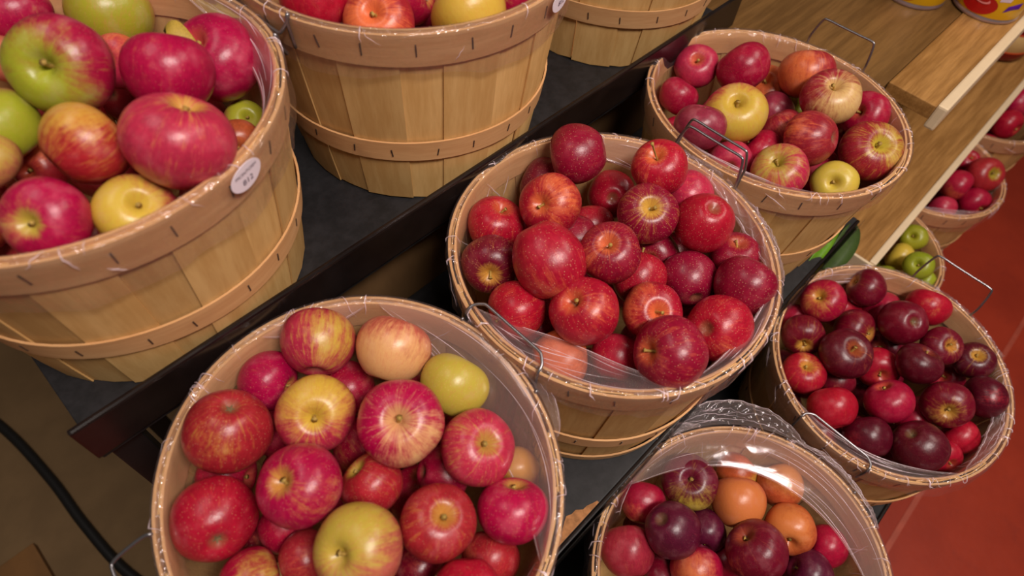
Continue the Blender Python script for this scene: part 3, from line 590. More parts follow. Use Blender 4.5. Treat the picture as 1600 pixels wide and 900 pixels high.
  ((0.8597, -0.1041, 0.7691), 0.0353, (0.396, 0.309, -0.864), (0.208, 0.661, -0.721), 'dk', 'or', 0.03, 0.3, 0.1, 'big wine-dark apple with calyx facing right in the dark apple basket'),
  ((0.7402, -0.0026, 0.7436), 0.0327, (-0.859, -0.424, 0.285), (-0.856, -0.405, 0.32), 'dk', 'yo', 0.06, 0.6, 1, 'purplish apple with yellow hollow at the left wall in the dark apple basket'),
  ((0.8205, -0.0566, 0.7332), 0.0335, (-0.102, -0.841, 0.532), (-0.373, -0.673, 0.639), 'dk', 'yo', 0.1, 0.5, 0.8, 'dark apple with a tan spot on its right in the dark apple basket'),
  ((0.7351, -0.0658, 0.769), 0.0378, (-0.154, -0.184, 0.971), (-0.208, -0.755, 0.623), 'dk2', 'or', 0.04, 0.4, 0.4, 'large glossy maroon apple left of centre in the dark apple basket'),
  ((0.8677, -0.1668, 0.7627), 0.0298, (-0.333, -0.32, 0.887), (-0.358, -0.295, 0.886), 'dk', 'yo', 0.1, 0.5, 0.8, 'maroon apple with tan right side, centre right in the dark apple basket'),
  ((0.8885, -0.2169, 0.7557), 0.0289, (-0.297, 0.189, 0.936), (-0.297, 0.189, 0.936), 'dk2', 'yo', 0.1, 0.5, 0.9, 'dark apple with a pale tan hollow at right in the dark apple basket'),
  ((0.7913, -0.1183, 0.7253), 0.0323, (-0.787, -0.381, 0.486), (0.017, 0.771, 0.637), 'rd', 'or', 0.08, 0.4, 0.3, 'glowing red apple sunk at the centre in the dark apple basket'),
  ((0.7996, -0.1538, 0.7733), 0.0321, (0.447, 0.069, 0.892), (0.413, -0.509, 0.755), 'dk2', 'or', 0.02, 0.3, 0.2, 'blackish maroon apple right of centre in the dark apple basket'),
  ((0.6852, -0.0396, 0.733), 0.0322, (-0.089, 0.156, 0.984), (0.018, 0.148, 0.989), 'rd', 'yo', 0.18, 0.6, 0.9, 'bright red apple with a yellow top at left in the dark apple basket'),
  ((0.7199, -0.1539, 0.7582), 0.0338, (0.132, 0.793, 0.595), (-0.151, -0.967, 0.206), 'cr', 'or', 0.06, 0.4, 0.5, 'red-maroon apple in the lower middle in the dark apple basket'),
  ((0.7829, -0.217, 0.7566), 0.0344, (-0.846, -0.14, 0.515), (-0.91, -0.094, 0.403), 'dk', 'yo', 0.16, 0.5, 0.8, 'maroon apple with a tan cracked underside in the dark apple basket'),
  ((0.8344, -0.2535, 0.7615), 0.0309, (-0.645, 0.739, -0.197), (-0.391, -0.205, 0.897), 'dk2', 'rd', 0.12, 0.4, 0.3, 'dark apple with painted crimson highlight against the right wall in the dark apple basket'),  # crimson patch paints the pink highlight on its right side
  ((0.6551, -0.0989, 0.7482), 0.0348, (0.585, 0.782, 0.213), (-0.964, -0.126, -0.235), 'rd', 'or', 0.06, 0.4, 0.3, 'plain red apple at the lower left in the dark apple basket'),
  ((0.6602, -0.161, 0.7345), 0.0335, (0.6, 0.782, 0.169), (-0.875, 0.449, 0.184), 'dk2', 'rd', 0.1, 0.3, 0.2, 'deep maroon apple at the front left in the dark apple basket'),
  ((0.6907, -0.2163, 0.7529), 0.0368, (0.254, -0.688, -0.68), (-0.752, 0.645, -0.136), 'dk2', 'cr', 0.02, 0.3, 0.1, 'darkest and largest maroon apple at the front in the dark apple basket'),
  ((0.7814, -0.2657, 0.7163), 0.027, (-0.016, 0.979, 0.203), (-0.985, 0.084, 0.148), 'rd', 'or', 0.05, 0.4, 0.3, 'bright red apple low at the front right in the dark apple basket'),
  ((0.7334, -0.2589, 0.7143), 0.0249, (-0.554, -0.616, 0.56), (0.256, 0.661, 0.705), 'rd', 'or', 0.04, 0.4, 0.3, 'red sliver of apple behind the darkest one in the dark apple basket'),
  ((0.8859, -0.2124, 0.6948), 0.0268, (-0.674, 0.33, 0.662), (0.625, -0.346, 0.699), 'cr', 'or', 0.04, 0.4, 0.3, 'crimson apple in the gap right of centre in the dark apple basket'),
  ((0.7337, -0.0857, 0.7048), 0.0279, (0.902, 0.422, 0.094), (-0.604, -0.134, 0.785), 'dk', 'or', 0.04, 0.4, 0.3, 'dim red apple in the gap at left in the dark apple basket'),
  ((0.7836, 0.0176, 0.7111), 0.0289, (-0.855, -0.181, 0.487), (0.019, 0.084, 0.996), 'cr', 'or', 0.04, 0.4, 0.3, 'red sliver of apple at the upper left wall in the dark apple basket'),
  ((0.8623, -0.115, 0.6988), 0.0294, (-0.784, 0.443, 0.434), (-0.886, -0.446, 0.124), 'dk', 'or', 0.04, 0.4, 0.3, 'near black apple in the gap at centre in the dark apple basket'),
  ((0.7692, -0.2013, 0.7024), 0.0274, (0.003, -0.998, 0.071), (-0.505, -0.863, 0.024), 'cr', 'or', 0.04, 0.4, 0.3, 'red apple between the lower middle ones in the dark apple basket'),
 ],
 'G': [
  ((0.4111, -0.0141, 0.7413), 0.037, (-0.32, 0.052, 0.946), (-0.786, -0.602, 0.141), 'pl', 'ye', 0.27, 0.5, 0.0, 'wine-red apple with jagged yellow patches by its stem in the bottom right basket'),
  ((0.3511, 0.0134, 0.7202), 0.0301, (0.823, 0.523, 0.223), (-0.969, -0.008, 0.245), 'cr', 'or', 0.16, 0.4, 0.4, 'red apple turning orange below, at the left wall in the bottom right basket'),
  ((0.435, -0.0776, 0.7459), 0.0352, (0.742, 0.636, 0.211), (-0.565, -0.238, 0.79), 'ro', 'go', 0.66, 0.3, 0.3, 'golden orange apple with red crown at centre back in the bottom right basket'),
  ((0.4852, -0.0545, 0.7106), 0.0282, (0.967, -0.119, 0.226), (-0.271, -0.709, -0.651), 'or', 'ye', 0.65, 0.3, 0.3, 'yellow apple at the back, veiled by film in the bottom right basket'),
  ((0.5053, -0.1078, 0.7307), 0.0308, (0.535, 0.843, 0.062), (0.728, 0.122, 0.675), 'or', 'go', 0.6, 0.3, 0.3, 'tan-orange apple at the back right under film in the bottom right basket'),
  ((0.4602, -0.1456, 0.7383), 0.0327, (-0.847, -0.284, 0.449), (-0.424, 0.414, 0.806), 'or', 'go', 0.45, 0.3, 0.5, 'orange apple with green stem pit facing down in the bottom right basket'),
  ((0.3356, -0.0341, 0.7602), 0.0349, (0.3, -0.569, -0.765), (0.759, 0.609, 0.23), 'pu', 'ro', 0.04, 0.4, 0.1, 'plum-purple apple with water drops and dark calyx in the bottom right basket'),
  ((0.3826, -0.0675, 0.7192), 0.0287, (-0.848, -0.488, 0.208), (0.134, -0.814, 0.566), 'pu', 'ro', 0.03, 0.3, 0.2, 'dark purple apple behind the plum-purple one in the bottom right basket'),
  ((0.2859, -0.0117, 0.7205), 0.035, (0.635, 0.768, 0.082), (0.973, 0.12, 0.199), 'ro2', 'yg', 0.1, 0.4, 0.5, 'dull rose-red apple with short stem at the left in the bottom right basket'),
  ((0.3918, -0.1283, 0.7612), 0.0375, (-0.104, 0.798, 0.593), (-0.929, 0.35, 0.123), 'dk', 'or', 0.08, 0.4, 0.3, 'large dark red apple at the lower centre in the bottom right basket'),
  ((0.4866, -0.198, 0.718), 0.0274, (-0.511, 0.848, 0.142), (0.154, -0.628, 0.763), 'cr', 'or', 0.03, 0.3, 0.3, 'crimson apple with soft highlight at the right wall in the bottom right basket'),
  ((0.3272, -0.0897, 0.7321), 0.0325, (0.766, 0.634, 0.109), (-0.663, 0.024, 0.748), 'cr', 'or', 0.35, 0.4, 0.3, 'red-crowned orange apple at the bottom edge in the bottom right basket'),
  ((0.4332, -0.1981, 0.7265), 0.0302, (-0.387, 0.877, 0.285), (-0.248, -0.6, 0.761), 'pu', 'ro', 0.03, 0.3, 0.2, 'dark purple apple at the lower right in the bottom right basket'),
  ((0.3808, -0.112, 0.6905), 0.0278, (0.929, -0.29, 0.229), (0.858, 0.007, 0.514), 'cr', 'or', 0.06, 0.3, 0.3, 'shadowed red apple in the central gap in the bottom right basket'),
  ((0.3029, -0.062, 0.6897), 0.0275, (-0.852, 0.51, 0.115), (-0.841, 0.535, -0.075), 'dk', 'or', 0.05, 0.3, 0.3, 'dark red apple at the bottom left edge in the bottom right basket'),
 ],
 'J': [
  ((1.5739, -0.0759, 0.5969), 0.0398, (-0.469, -0.485, 0.738), (-0.484, -0.508, 0.712), 'rg', 'gn', 0.06, 0.4, 0.8, 'red apple with green stem hollow in the far basket'),
  ((1.4995, -0.0444, 0.59), 0.0345, (0.048, -0.997, 0.056), (-0.95, 0.041, -0.309), 'cr', 'or', 0.22, 0.4, 0.3, 'red-orange apple by the shelf strip in the far basket'),
  ((1.5194, -0.0979, 0.561), 0.034, (-0.591, -0.791, 0.158), (0.417, -0.419, 0.806), 'cr', 'or', 0.04, 0.4, 0.3, 'crimson apple at the front rim in the far basket'),
  ((1.6244, -0.0308, 0.5725), 0.0277, (-0.287, -0.107, 0.952), (-0.572, 0.503, 0.648), 'cr', 'or', 0.04, 0.4, 0.3, 'small red apple at the back in the far basket'),
  ((1.456, -0.0564, 0.5502), 0.0296, (0.726, 0.682, 0.091), (-0.802, -0.593, 0.079), 'ro', 'or', 0.04, 0.4, 0.3, 'pinkish apple veiled by film in the far basket'),
 ],
 'K': [
  ((1.8458, -0.0463, 0.5722), 0.0368, (-0.294, -0.943, 0.153), (-0.866, 0.415, -0.28), 'rd', 'or', 0.08, 0.4, 0.3, 'orange-red apple at the front rim in the farthest basket'),
  ((1.9649, -0.0332, 0.5648), 0.0387, (0.842, -0.255, 0.476), (-0.91, -0.274, 0.311), 'mg', 'or', 0.04, 0.4, 0.3, 'pinkish red apple behind it in the farthest basket'),
 ],
 'I': [
  ((1.2735, -0.0457, 0.5868), 0.0271, (-0.752, 0.162, 0.639), (-0.592, -0.333, -0.734), 'gn', 'gn', 0.9, 0.2, 0.6, 'lime-green apple at the back in the far lime apple basket'),
  ((1.1744, -0.0847, 0.6141), 0.0279, (-0.695, 0.172, 0.698), (-0.493, -0.172, -0.853), 'gn', 'gn', 0.9, 0.2, 0.6, 'lime-green apple with dark stem hollow at the front in the far lime apple basket'),
  ((1.2234, -0.0509, 0.5667), 0.0297, (-0.083, 0.996, 0.015), (0.046, 0.993, 0.112), 'ye', 'ye', 0.9, 0.2, 0.2, 'bright yellow apple on the left in the far lime apple basket'),
  ((1.1868, -0.1133, 0.5802), 0.0216, (-0.482, 0.816, 0.319), (-0.185, 0.2, 0.962), 'gn', 'gn', 0.9, 0.2, 0.3, 'green apple low at the right in the far lime apple basket'),
 ],
}
FILL = {
 'A': [(-0.052, 0.5516, 1.1725, 0.0384, 'red-green apple buried under the shaded russet-red apple in the top left basket'), (0.133, 0.6662, 1.1362, 0.0384, 'red-green apple buried under the salmon apple in the top left basket'), (0.0719, 0.6419, 1.0834, 0.0384, 'red-green apple buried under the pale peach-green sliver of apple in the top left basket'), (0.1681, 0.6113, 1.1002, 0.0384, 'red-green apple buried under the shadowed olive-green apple in the top left basket'), (-0.0348, 0.5686, 1.0977, 0.0384, 'red-green apple buried under the bright lime-green apple in the top left basket'), (0.0703, 0.4581, 1.0697, 0.0384, 'red-green apple buried under the orange apple in the top left basket'), (0.0163, 0.5104, 1.0977, 0.0384, 'red-green apple buried under the yellow apple in the top left basket'), (0.1335, 0.501, 1.0982, 0.0384, 'red-green apple buried under the magenta apple in the top left basket'), (0.0008, 0.6651, 1.1254, 0.0384, 'red-green apple buried under the dark magenta apple in the top left basket'), (0.0589, 0.6312, 1.1554, 0.0384, 'red-green apple buried under the streaky yellow-green apple in the top left basket'), (0.0532, 0.462, 1.1417, 0.0384, 'red-green apple buried under the apple in the top left basket'), (0.1238, 0.5617, 1.1482, 0.0384, 'red-green apple buried under the smooth magenta apple in the top left basket'), (0.1561, 0.5703, 1.0393, 0.0384, 'red-green apple buried under the half green half red apple in the top left basket')],
 'B': [(0.5343, 0.6124, 1.1317, 0.0374, 'red apple buried under the dark purplish red apple in the top middle basket'), (0.4379, 0.6574, 1.1017, 0.0374, 'red apple buried under the red apple in the top middle basket'), (0.3706, 0.5127, 1.0982, 0.0374, 'red apple buried under the orange-streaked apple in the top middle basket'), (0.3683, 0.4678, 1.1541, 0.0374, 'red apple buried under the large yellow-orange apple in the top middle basket'), (0.3736, 0.6717, 1.1317, 0.0374, 'red apple buried under the bright red apple in the top middle basket'), (0.4774, 0.4751, 1.1298, 0.0374, 'red apple buried deep and barely showing in the top middle basket'), (0.312, 0.5417, 1.1524, 0.0374, 'red apple buried deep and barely showing in the top middle basket'), (0.4115, 0.5674, 1.1282, 0.0374, 'red apple buried deep and barely showing in the top middle basket'), (0.4937, 0.5408, 1.1017, 0.0374, 'red apple buried deep and barely showing in the top middle basket'), (0.5463, 0.4946, 1.1478, 0.0374, 'red apple buried deep and barely showing in the top middle basket')],
 'D': [(0.0115, 0.0948, 0.8661, 0.0355, 'red apple buried under the dark red apple in the bottom left basket'), (-0.0307, 0.1543, 0.8715, 0.0355, 'red apple buried under the dark brownish apple in the bottom left basket'), (-0.0015, 0.1692, 0.9315, 0.0355, 'red apple buried under the dull russet apple in the bottom left basket'), (0.1018, 0.2664, 0.9124, 0.0355, 'red apple buried under the crimson apple in the bottom left basket'), (0.0587, 0.131, 0.9021, 0.0355, 'red apple buried under the orange-flushed apple in the bottom left basket'), (0.1093, 0.1793, 0.9092, 0.0355, 'red apple buried under the orange-red apple in the bottom left basket'), (0.1623, 0.2488, 0.9474, 0.0355, 'red apple buried under the yellow-green apple in the bottom left basket'), (0.0518, 0.3298, 0.9364, 0.0355, 'red apple buried under the magenta apple in the bottom left basket'), (0.1851, 0.1974, 0.9054, 0.0355, 'red apple buried under the brownish yellow apple in the bottom left basket'), (0.055, 0.2442, 0.8645, 0.0355, 'red apple buried under the red apple in the bottom left basket'), (0.0303, 0.3087, 0.8723, 0.0355, 'red apple buried under the bright yellow apple in the bottom left basket'), (0.1085, 0.274, 0.8344, 0.0355, 'red apple buried under the pale peach apple in the bottom left basket'), (0.1627, 0.2764, 0.8824, 0.0355, 'red apple buried under the pink apple in the bottom left basket'), (0.1213, 0.1996, 0.8432, 0.0355, 'red apple buried under the rose-pink apple in the bottom left basket')],
 'E': [(0.3625, 0.1042, 0.9293, 0.0346, 'crimson apple buried under the red apple in the central basket'), (0.3665, 0.1527, 0.8813, 0.0346, 'crimson apple buried under the orange-red apple in the central basket'), (0.3336, 0.2229, 0.9529, 0.0346, 'crimson apple buried under the striped red apple in the central basket'), (0.5132, 0.2136, 0.88, 0.0346, 'crimson apple buried under the dark crimson apple in the central basket'), (0.3376, 0.2452, 0.8869, 0.0346, 'crimson apple buried under the dim red apple in the central basket'), (0.4988, 0.1053, 0.9492, 0.0346, 'crimson apple buried under the plain deep crimson apple in the central basket'), (0.5389, 0.1863, 0.94, 0.0346, 'crimson apple buried under the pinkish apple in the central basket'), (0.434, 0.1282, 0.9061, 0.0346, 'crimson apple buried under the dewy red apple in the central basket'), (0.4629, 0.3332, 0.9336, 0.0346, 'crimson apple buried under the dark apple in the central basket'), (0.4644, 0.2865, 0.8845, 0.0346, 'crimson apple buried under the small orange-red apple in the central basket'), (0.3921, 0.3202, 0.9399, 0.0346, 'crimson apple buried under the large egg-shaped red apple in the central basket'), (0.4342, 0.0881, 0.959, 0.0346, 'crimson apple buried under the large plain crimson apple in the central basket'), (0.5171, 0.1447, 0.892, 0.0346, 'crimson apple buried under the crimson apple in the central basket'), (0.5152, 0.277, 0.8425, 0.0346, 'crimson apple buried under the small glossy red apple in the central basket')],
 'F': [(0.8488, 0.1254, 0.9325, 0.0374, 'red apple buried under the dark striped apple in the upper right basket'), (0.921, 0.1579, 0.9398, 0.0374, 'red apple buried under the crimson apple in the upper right basket'), (0.8388, 0.3011, 0.9404, 0.0374, 'red apple buried under the mauve apple in the upper right basket'), (0.7497, 0.3191, 0.9246, 0.0374, 'red apple buried under the small plain red apple in the upper right basket'), (0.788, 0.2454, 0.9278, 0.0374, 'red apple buried under the red apple in the upper right basket'), (0.87, 0.3242, 0.8788, 0.0374, 'red apple buried under the orange apple in the upper right basket'), (0.789, 0.1433, 0.8919, 0.0374, 'red apple buried under the pale yellow apple in the upper right basket'), (0.903, 0.2241, 0.839, 0.0374, 'red apple buried under the yellow-green apple in the upper right basket'), (0.879, 0.1534, 0.8738, 0.0374, 'red apple buried under the dim striped apple in the upper right basket'), (0.7153, 0.1651, 0.9307, 0.0374, 'red apple buried under the rose apple in the upper right basket'), (0.7021, 0.2608, 0.9247, 0.0374, 'red apple buried under the dusky mauve-red apple in the upper right basket')],
 'H': [(0.792, -0.1073, 0.6623, 0.0336, 'maroon apple buried under the glowing red apple in the dark apple basket'), (0.7456, -0.2031, 0.6454, 0.0336, 'maroon apple buried under the red apple in the dark apple basket'), (0.7548, -0.1636, 0.5914, 0.0336, 'maroon apple buried under the dim red apple in the dark apple basket'), (0.6477, -0.1118, 0.6835, 0.0336, 'maroon apple buried under the plain red apple in the dark apple basket'), (0.7828, -0.011, 0.5821, 0.0336, 'maroon apple buried under the red sliver of apple in the dark apple basket'), (0.8587, -0.1656, 0.5778, 0.0336, 'maroon apple buried under the crimson apple in the dark apple basket'), (0.6941, -0.2011, 0.6055, 0.0336, 'maroon apple buried under the deep maroon apple in the dark apple basket'), (0.7675, -0.0607, 0.6238, 0.0336, 'maroon apple buried under the dark apple in the dark apple basket'), (0.8162, -0.2093, 0.6574, 0.0336, 'maroon apple buried under the bright red apple in the dark apple basket'), (0.7195, -0.0509, 0.5818, 0.0336, 'maroon apple buried under the purplish apple in the dark apple basket'), (0.8609, -0.1396, 0.6418, 0.0336, 'maroon apple buried under the near black apple in the dark apple basket'), (0.6529, -0.1476, 0.6295, 0.0336, 'maroon apple buried under the red-maroon apple in the dark apple basket'), (0.8423, -0.074, 0.6358, 0.0336, 'maroon apple buried under the big wine-dark apple in the dark apple basket'), (0.6894, -0.1076, 0.5938, 0.0336, 'maroon apple buried under the large glossy maroon apple in the dark apple basket')],
 'G': [(0.3027, -0.227, 0.6712, 0.0326, 'dark red apple buried under the shadowed red apple in the bottom right basket'), (0.2735, -0.1481, 0.6712, 0.0326, 'dark red apple buried under the dark red apple in the bottom right basket'), (0.3589, -0.1888, 0.6712, 0.0326, 'dark red apple buried under the dark purple apple in the bottom right basket'), (0.2525, -0.1595, 0.6112, 0.0326, 'dark red apple buried under the red-crowned orange apple in the bottom right basket'), (0.3198, -0.1581, 0.6292, 0.0326, 'dark red apple buried under the large dark red apple in the bottom right basket'), (0.3003, -0.0782, 0.6327, 0.0326, 'dark red apple buried under the dull rose-red apple in the bottom right basket'), (0.3869, -0.1438, 0.6335, 0.0326, 'dark red apple buried under the orange apple in the bottom right basket'), (0.3254, -0.1288, 0.5735, 0.0326, 'dark red apple buried under the red apple in the bottom right basket'), (0.3328, -0.2142, 0.5992, 0.0326, 'dark red apple buried under the crimson apple in the bottom right basket'), (0.3253, -0.0574, 0.5787, 0.0326, 'dark red apple buried under the plum-purple apple in the bottom right basket'), (0.3675, -0.0141, 0.5962, 0.0326, 'dark red apple buried under the wine-red apple in the bottom right basket'), (0.3879, -0.1308, 0.5675, 0.0326, 'dark red apple buried under the yellow apple in the bottom right basket'), (0.4424, -0.1654, 0.673, 0.0326, 'dark red apple buried under the tan-orange apple in the bottom right basket'), (0.3873, -0.0538, 0.6455, 0.0326, 'dark red apple buried under the golden orange apple in the bottom right basket')],
 'J': [(1.557, -0.0059, 0.459, 0.0384, 'red apple buried under the small red apple in the far basket'), (1.5587, -0.0538, 0.516, 0.0384, 'red apple buried under the crimson apple in the far basket'), (1.6064, 0.0091, 0.5215, 0.0384, 'red apple buried under the red apple in the far basket'), (1.4489, 0.0106, 0.495, 0.0384, 'red apple buried under the pinkish apple in the far basket'), (1.4962, -0.0713, 0.4812, 0.0384, 'red apple buried under the red-orange apple in the far basket'), (1.5162, 0.0125, 0.545, 0.0384, 'red apple buried deep and barely showing in the far basket')],
 'K': [(1.7902, -0.0441, 0.5212, 0.0384, 'red apple buried under the orange-red apple in the farthest basket'), (1.8683, -0.0145, 0.5092, 0.0384, 'red apple buried under the pinkish red apple in the farthest basket')],
 'I': [(1.156, -0.0539, 0.55, 0.0312, 'lime apple buried under the bright yellow apple in the far lime apple basket'), (1.2297, -0.0448, 0.5037, 0.0312, 'lime apple buried under the lime-green apple in the far lime apple basket'), (1.1994, -0.004, 0.4677, 0.0312, 'lime apple buried under the green apple in the far lime apple basket'), (1.1073, -0.0376, 0.495, 0.0312, 'lime apple buried deep and barely showing in the far lime apple basket'), (1.199, 0.048, 0.435, 0.0312, 'lime apple buried deep and barely showing in the far lime apple basket')],
}
GRP = {'A': 'apples in the top left basket', 'B': 'apples in the top middle basket', 'D': 'apples in the bottom left basket', 'E': 'apples in the central basket', 'F': 'apples in the upper right basket', 'G': 'apples in the bottom right basket', 'H': 'dark apples in the right basket', 'J': 'apples in the far basket', 'K': 'apples in the farthest basket', 'I': 'lime apples in the far basket'}
FILLC = dict(A=('rg','yo'),B=('cr','or'),D=('cr','yo'),E=('cr2','or'),F=('cr','or'),G=('dk','or'),H=('dk','or'),J=('cr','or'),K=('cr','or'),I=('gn','gn'))
def hash_(key, i): return ord(key)*1009+i*37

PI = math.pi
SH = {}
specs = [
 ('A', 'large veneer basket with white oval sticker, top left, on the black shelf', [(0, .10, .012, -.03)], False, 1, 'clear film bag over the rim of the stickered top left basket', [(30, -60, .020, .03, .7)], (.040, .062), .7),
 ('B', 'tall veneer basket on the black shelf, second of the top row', [(PI, .10, .010, -.02)], False, 2, 'clear film bag hugging the rim of the top middle basket', [], (.040, .060), .45),
 ('C', 'orange-brown basket base cut off by the top edge of frame', [], False, 3, None, [], (.03, .04), .5),
 ('D', 'veneer basket of mixed pink and yellow apples, nearest at bottom left', [(0, .115, .012, -.022), (PI-.11, .125, .042, -.016)], False, 4, 'clear film bag folded inward in the bottom left basket', [(48, -72, .052, .030, .8), (88, 50, .014, .02, .8), (16, -34, -.022, .022, .7, 2.0)], (.020, .042), .8),
 ('E', 'central veneer basket heaped with red apples', [(PI, .105, -.014, .006), (0, .095, .004, .040)], True, 5, 'clear film bag with front flap in the central basket', [(-196, -118, .050, .020, .8), (60, -30, .020, .035, .7), (-118, -60, .014, .008, .8), (-60, 0, .012, .012, .7, 2.0), (-10, -60, -.010, .018, .7, 2.0), (20, -8, -.022, .02, .7, 2.2)], (.022, .044), 1.0),
 ('F', 'veneer basket of striped apples in front of the oak shelves', [(PI, .10, .002, .040), (0, .10, .004, .042)], False, 6, 'clear film bag in the basket before the oak shelves', [(-200, -130, .030, .018, .8)], (.024, .046), .7),
 ('G', 'veneer basket of purple and orange apples at bottom right, film bunched over it', [(0, .10, .012, -.02)], False, 7, 'loose crumpled film bag bunched over the bottom right basket', [(98, -66, .050, .012, .6), (-60, -120, .02, .02, .8), (112, 52, -.030, .004, .7, 2.2), (66, 8, -.040, .006, .7, 2.4), (14, -30, -.022, .02, .7, 2.2)], (.024, .050), 1.4),
 ('H', 'veneer basket of dark maroon apples beside the red floor', [(PI, .105, -.012, .003), (0, .10, .012, .052)], False, 8, 'clear film bag in the basket of dark maroon apples', [(-205, -120, .026, .016, .8), (80, 20, .014, .02, .7), (-120, -50, .016, .012, .7, 2.2), (-40, 10, -.010, .02, .7, 2.0)], (.022, .044), 1.1),
 ('I', 'far basket of lime apples under the oak shelf end', [], False, 9, 'clear film bag in the far lime apple basket', [], (.02, .04), .8),
 ('J', 'far basket of red apples under the oak shelf edge', [], False, 10, 'clear film bag in the far red apple basket', [(-170, -110, .03, .016, .8)], (.02, .05), 1.0),
 ('K', 'farthest basket, at the right edge of frame', [], False, 12, 'clear film bag in the farthest basket', [], (.02, .04), .8),
]
for key, lab, hs, bh, seed, llab, flaps, skirt, amp in specs:
    root, S = basket(key, lab, hs, bh, seed)
    SH[key] = (root, S)
    if llab: liner(S, llab, seed, skirt, flaps, amp)
sticker(SH['A'][1], SH['A'][0], STK['A'][0], STK['A'][1], .034, .026, [('MCINTOSH', .0046, .0050), ('812', .0080, -.0042)])
sticker(SH['B'][1], SH['B'][0], STK['B'][0], STK['B'][1], .034, .026, [('812', .0080, -.0030)])

# ------------------------------------------------------------------ apples
def apple_mesh(name, at_, ab, taper, h, lob, seed):
    rnd = random.Random(seed); ns, nr = 36, 26; V = []; Fc = []
    l1 = [(rnd.choice((2, 3)), rnd.random()*6.28, rnd.uniform(.01, .026)), (5, rnd.random()*6.28, lob)]
    tilt = rnd.uniform(-.05, .05)
    for i in range(nr+1):
        ph = math.pi*i/nr
        for k in range(ns):
            a = 2*math.pi*k/ns
            R = 1-at_*(.84*math.exp(-(ph/.19)**2)+.16*math.exp(-(ph/.50)**2))-ab*math.exp(-((math.pi-ph)/.24)**2)
            lobe = sum(am*math.cos(n_*a+p_)*(math.sin(ph)**1.0)*(.4+.9*i/nr if n_ == 5 else 1) for n_, p_, am in l1)
            rho = math.sin(ph)**.92*R*(1+taper*math.cos(ph))*(1+lobe); z = math.cos(ph)*R*h*(1+tilt*math.sin(ph)*math.cos(a))
            if i in (0, nr): rho = 0.0
            V.append((rho*math.cos(a), rho*math.sin(a), z))
    for i in range(nr):
        for k in range(ns):
            k2 = (k+1) % ns; Fc.append((i*ns+k, (i+1)*ns+k, (i+1)*ns+k2, i*ns+k2))
    me = bpy.data.meshes.new(name); me.from_pydata(V, [], Fc); me.update()
    bm = bmesh.new(); bm.from_mesh(me); bmesh.ops.remove_doubles(bm, verts=bm.verts, dist=1e-5); bmesh.ops.recalc_face_normals(bm, faces=bm.faces); bm.to_mesh(me); bm.free()
    me.polygons.foreach_set('use_smooth', [True]*len(me.polygons)); me.materials.append(APPLE); return me
MESH_FLAT = [apple_mesh('apple', .46+.04*i, .26, .07+.01*i, .89+.015*(i % 3), .012+.006*(i % 2), 20+i) for i in range(5)]
MESH_TALL = [apple_mesh('apple', .40+.03*i, .24, .11, .96+.02*(i % 3), .018, 40+i) for i in range(5)]
def stem_mesh(L, bend, thick):
    pts = smooth_path([(0, 0, .40), (bend*.1, 0, .55), (bend*.5, .01, .55+L*.55), (bend, .02, .55+L)], 3); n = len(pts)
    V, Fc = tube_data(pts, [thick*(1+.5*abs(2*i/(n-1)-1.0)**2+(.5 if i == n-1 else 0)) for i in range(n)], 6)
    me = bpy.data.meshes.new('stem'); me.from_pydata(V, [], Fc); me.update(); me.polygons.foreach_set('use_smooth', [True]*len(me.polygons)); me.materials.append(STEM); return me
STEMS = {'short': [stem_mesh(.16, .06, .042), stem_mesh(.20, -.08, .040)], 'long': [stem_mesh(.62, .16, .034), stem_mesh(.50, -.18, .034)], 'mid': [stem_mesh(.34, .12, .036), stem_mesh(.30, -.14, .036)], 'tall': [stem_mesh(1.15, -.12, .034)]}
def calyx_mesh():
    V = [(0, 0, -.69)]; Fc = []
    for i in range(10):
        a = 2*math.pi*i/10; r = .15 if i % 2 == 0 else .05; V.append((r*math.cos(a), r*math.sin(a), -.735 if i % 2 == 0 else -.70))
    for i in range(10): Fc.append((0, 1+(i+1) % 10, 1+i))
    V.append((0, 0, -.62)); 
    for i in range(10): Fc.append((11, 1+i, 1+(i+1) % 10))
    me = bpy.data.meshes.new('calyx'); me.from_pydata(V, [], Fc); me.update(); me.materials.append(CALYX); return me
CAL = calyx_mesh()
COLS = dict(mg=(182, 12, 70), mgr=(172, 24, 64), pe=(204, 112, 84), ro=(196, 44, 76), ro2=(164, 40, 60), rg=(176, 38, 48), rd=(180, 18, 46), cr=(176, 16, 56), cr2=(150, 14, 48), dk=(118, 10, 38), dk2=(92, 9, 31), pk=(200, 96, 80),
            mv=(150, 44, 70), os=(164, 34, 50), pl=(112, 12, 44), pu=(92, 18, 48), gn=(152, 156, 36), yg=(178, 160, 58), ye=(200, 170, 62), yo=(202, 150, 60), go=(200, 122, 60), cream=(230, 184, 112))
COLS['or'] = (200, 92, 50); COLS['crm'] = (230, 188, 116)
GCOL = dict(COLS); GCOL['cr'] = (214, 168, 108); GCOL['or'] = (216, 112, 62); GCOL['rd'] = (196, 24, 40); GCOL['ro'] = (190, 60, 80)
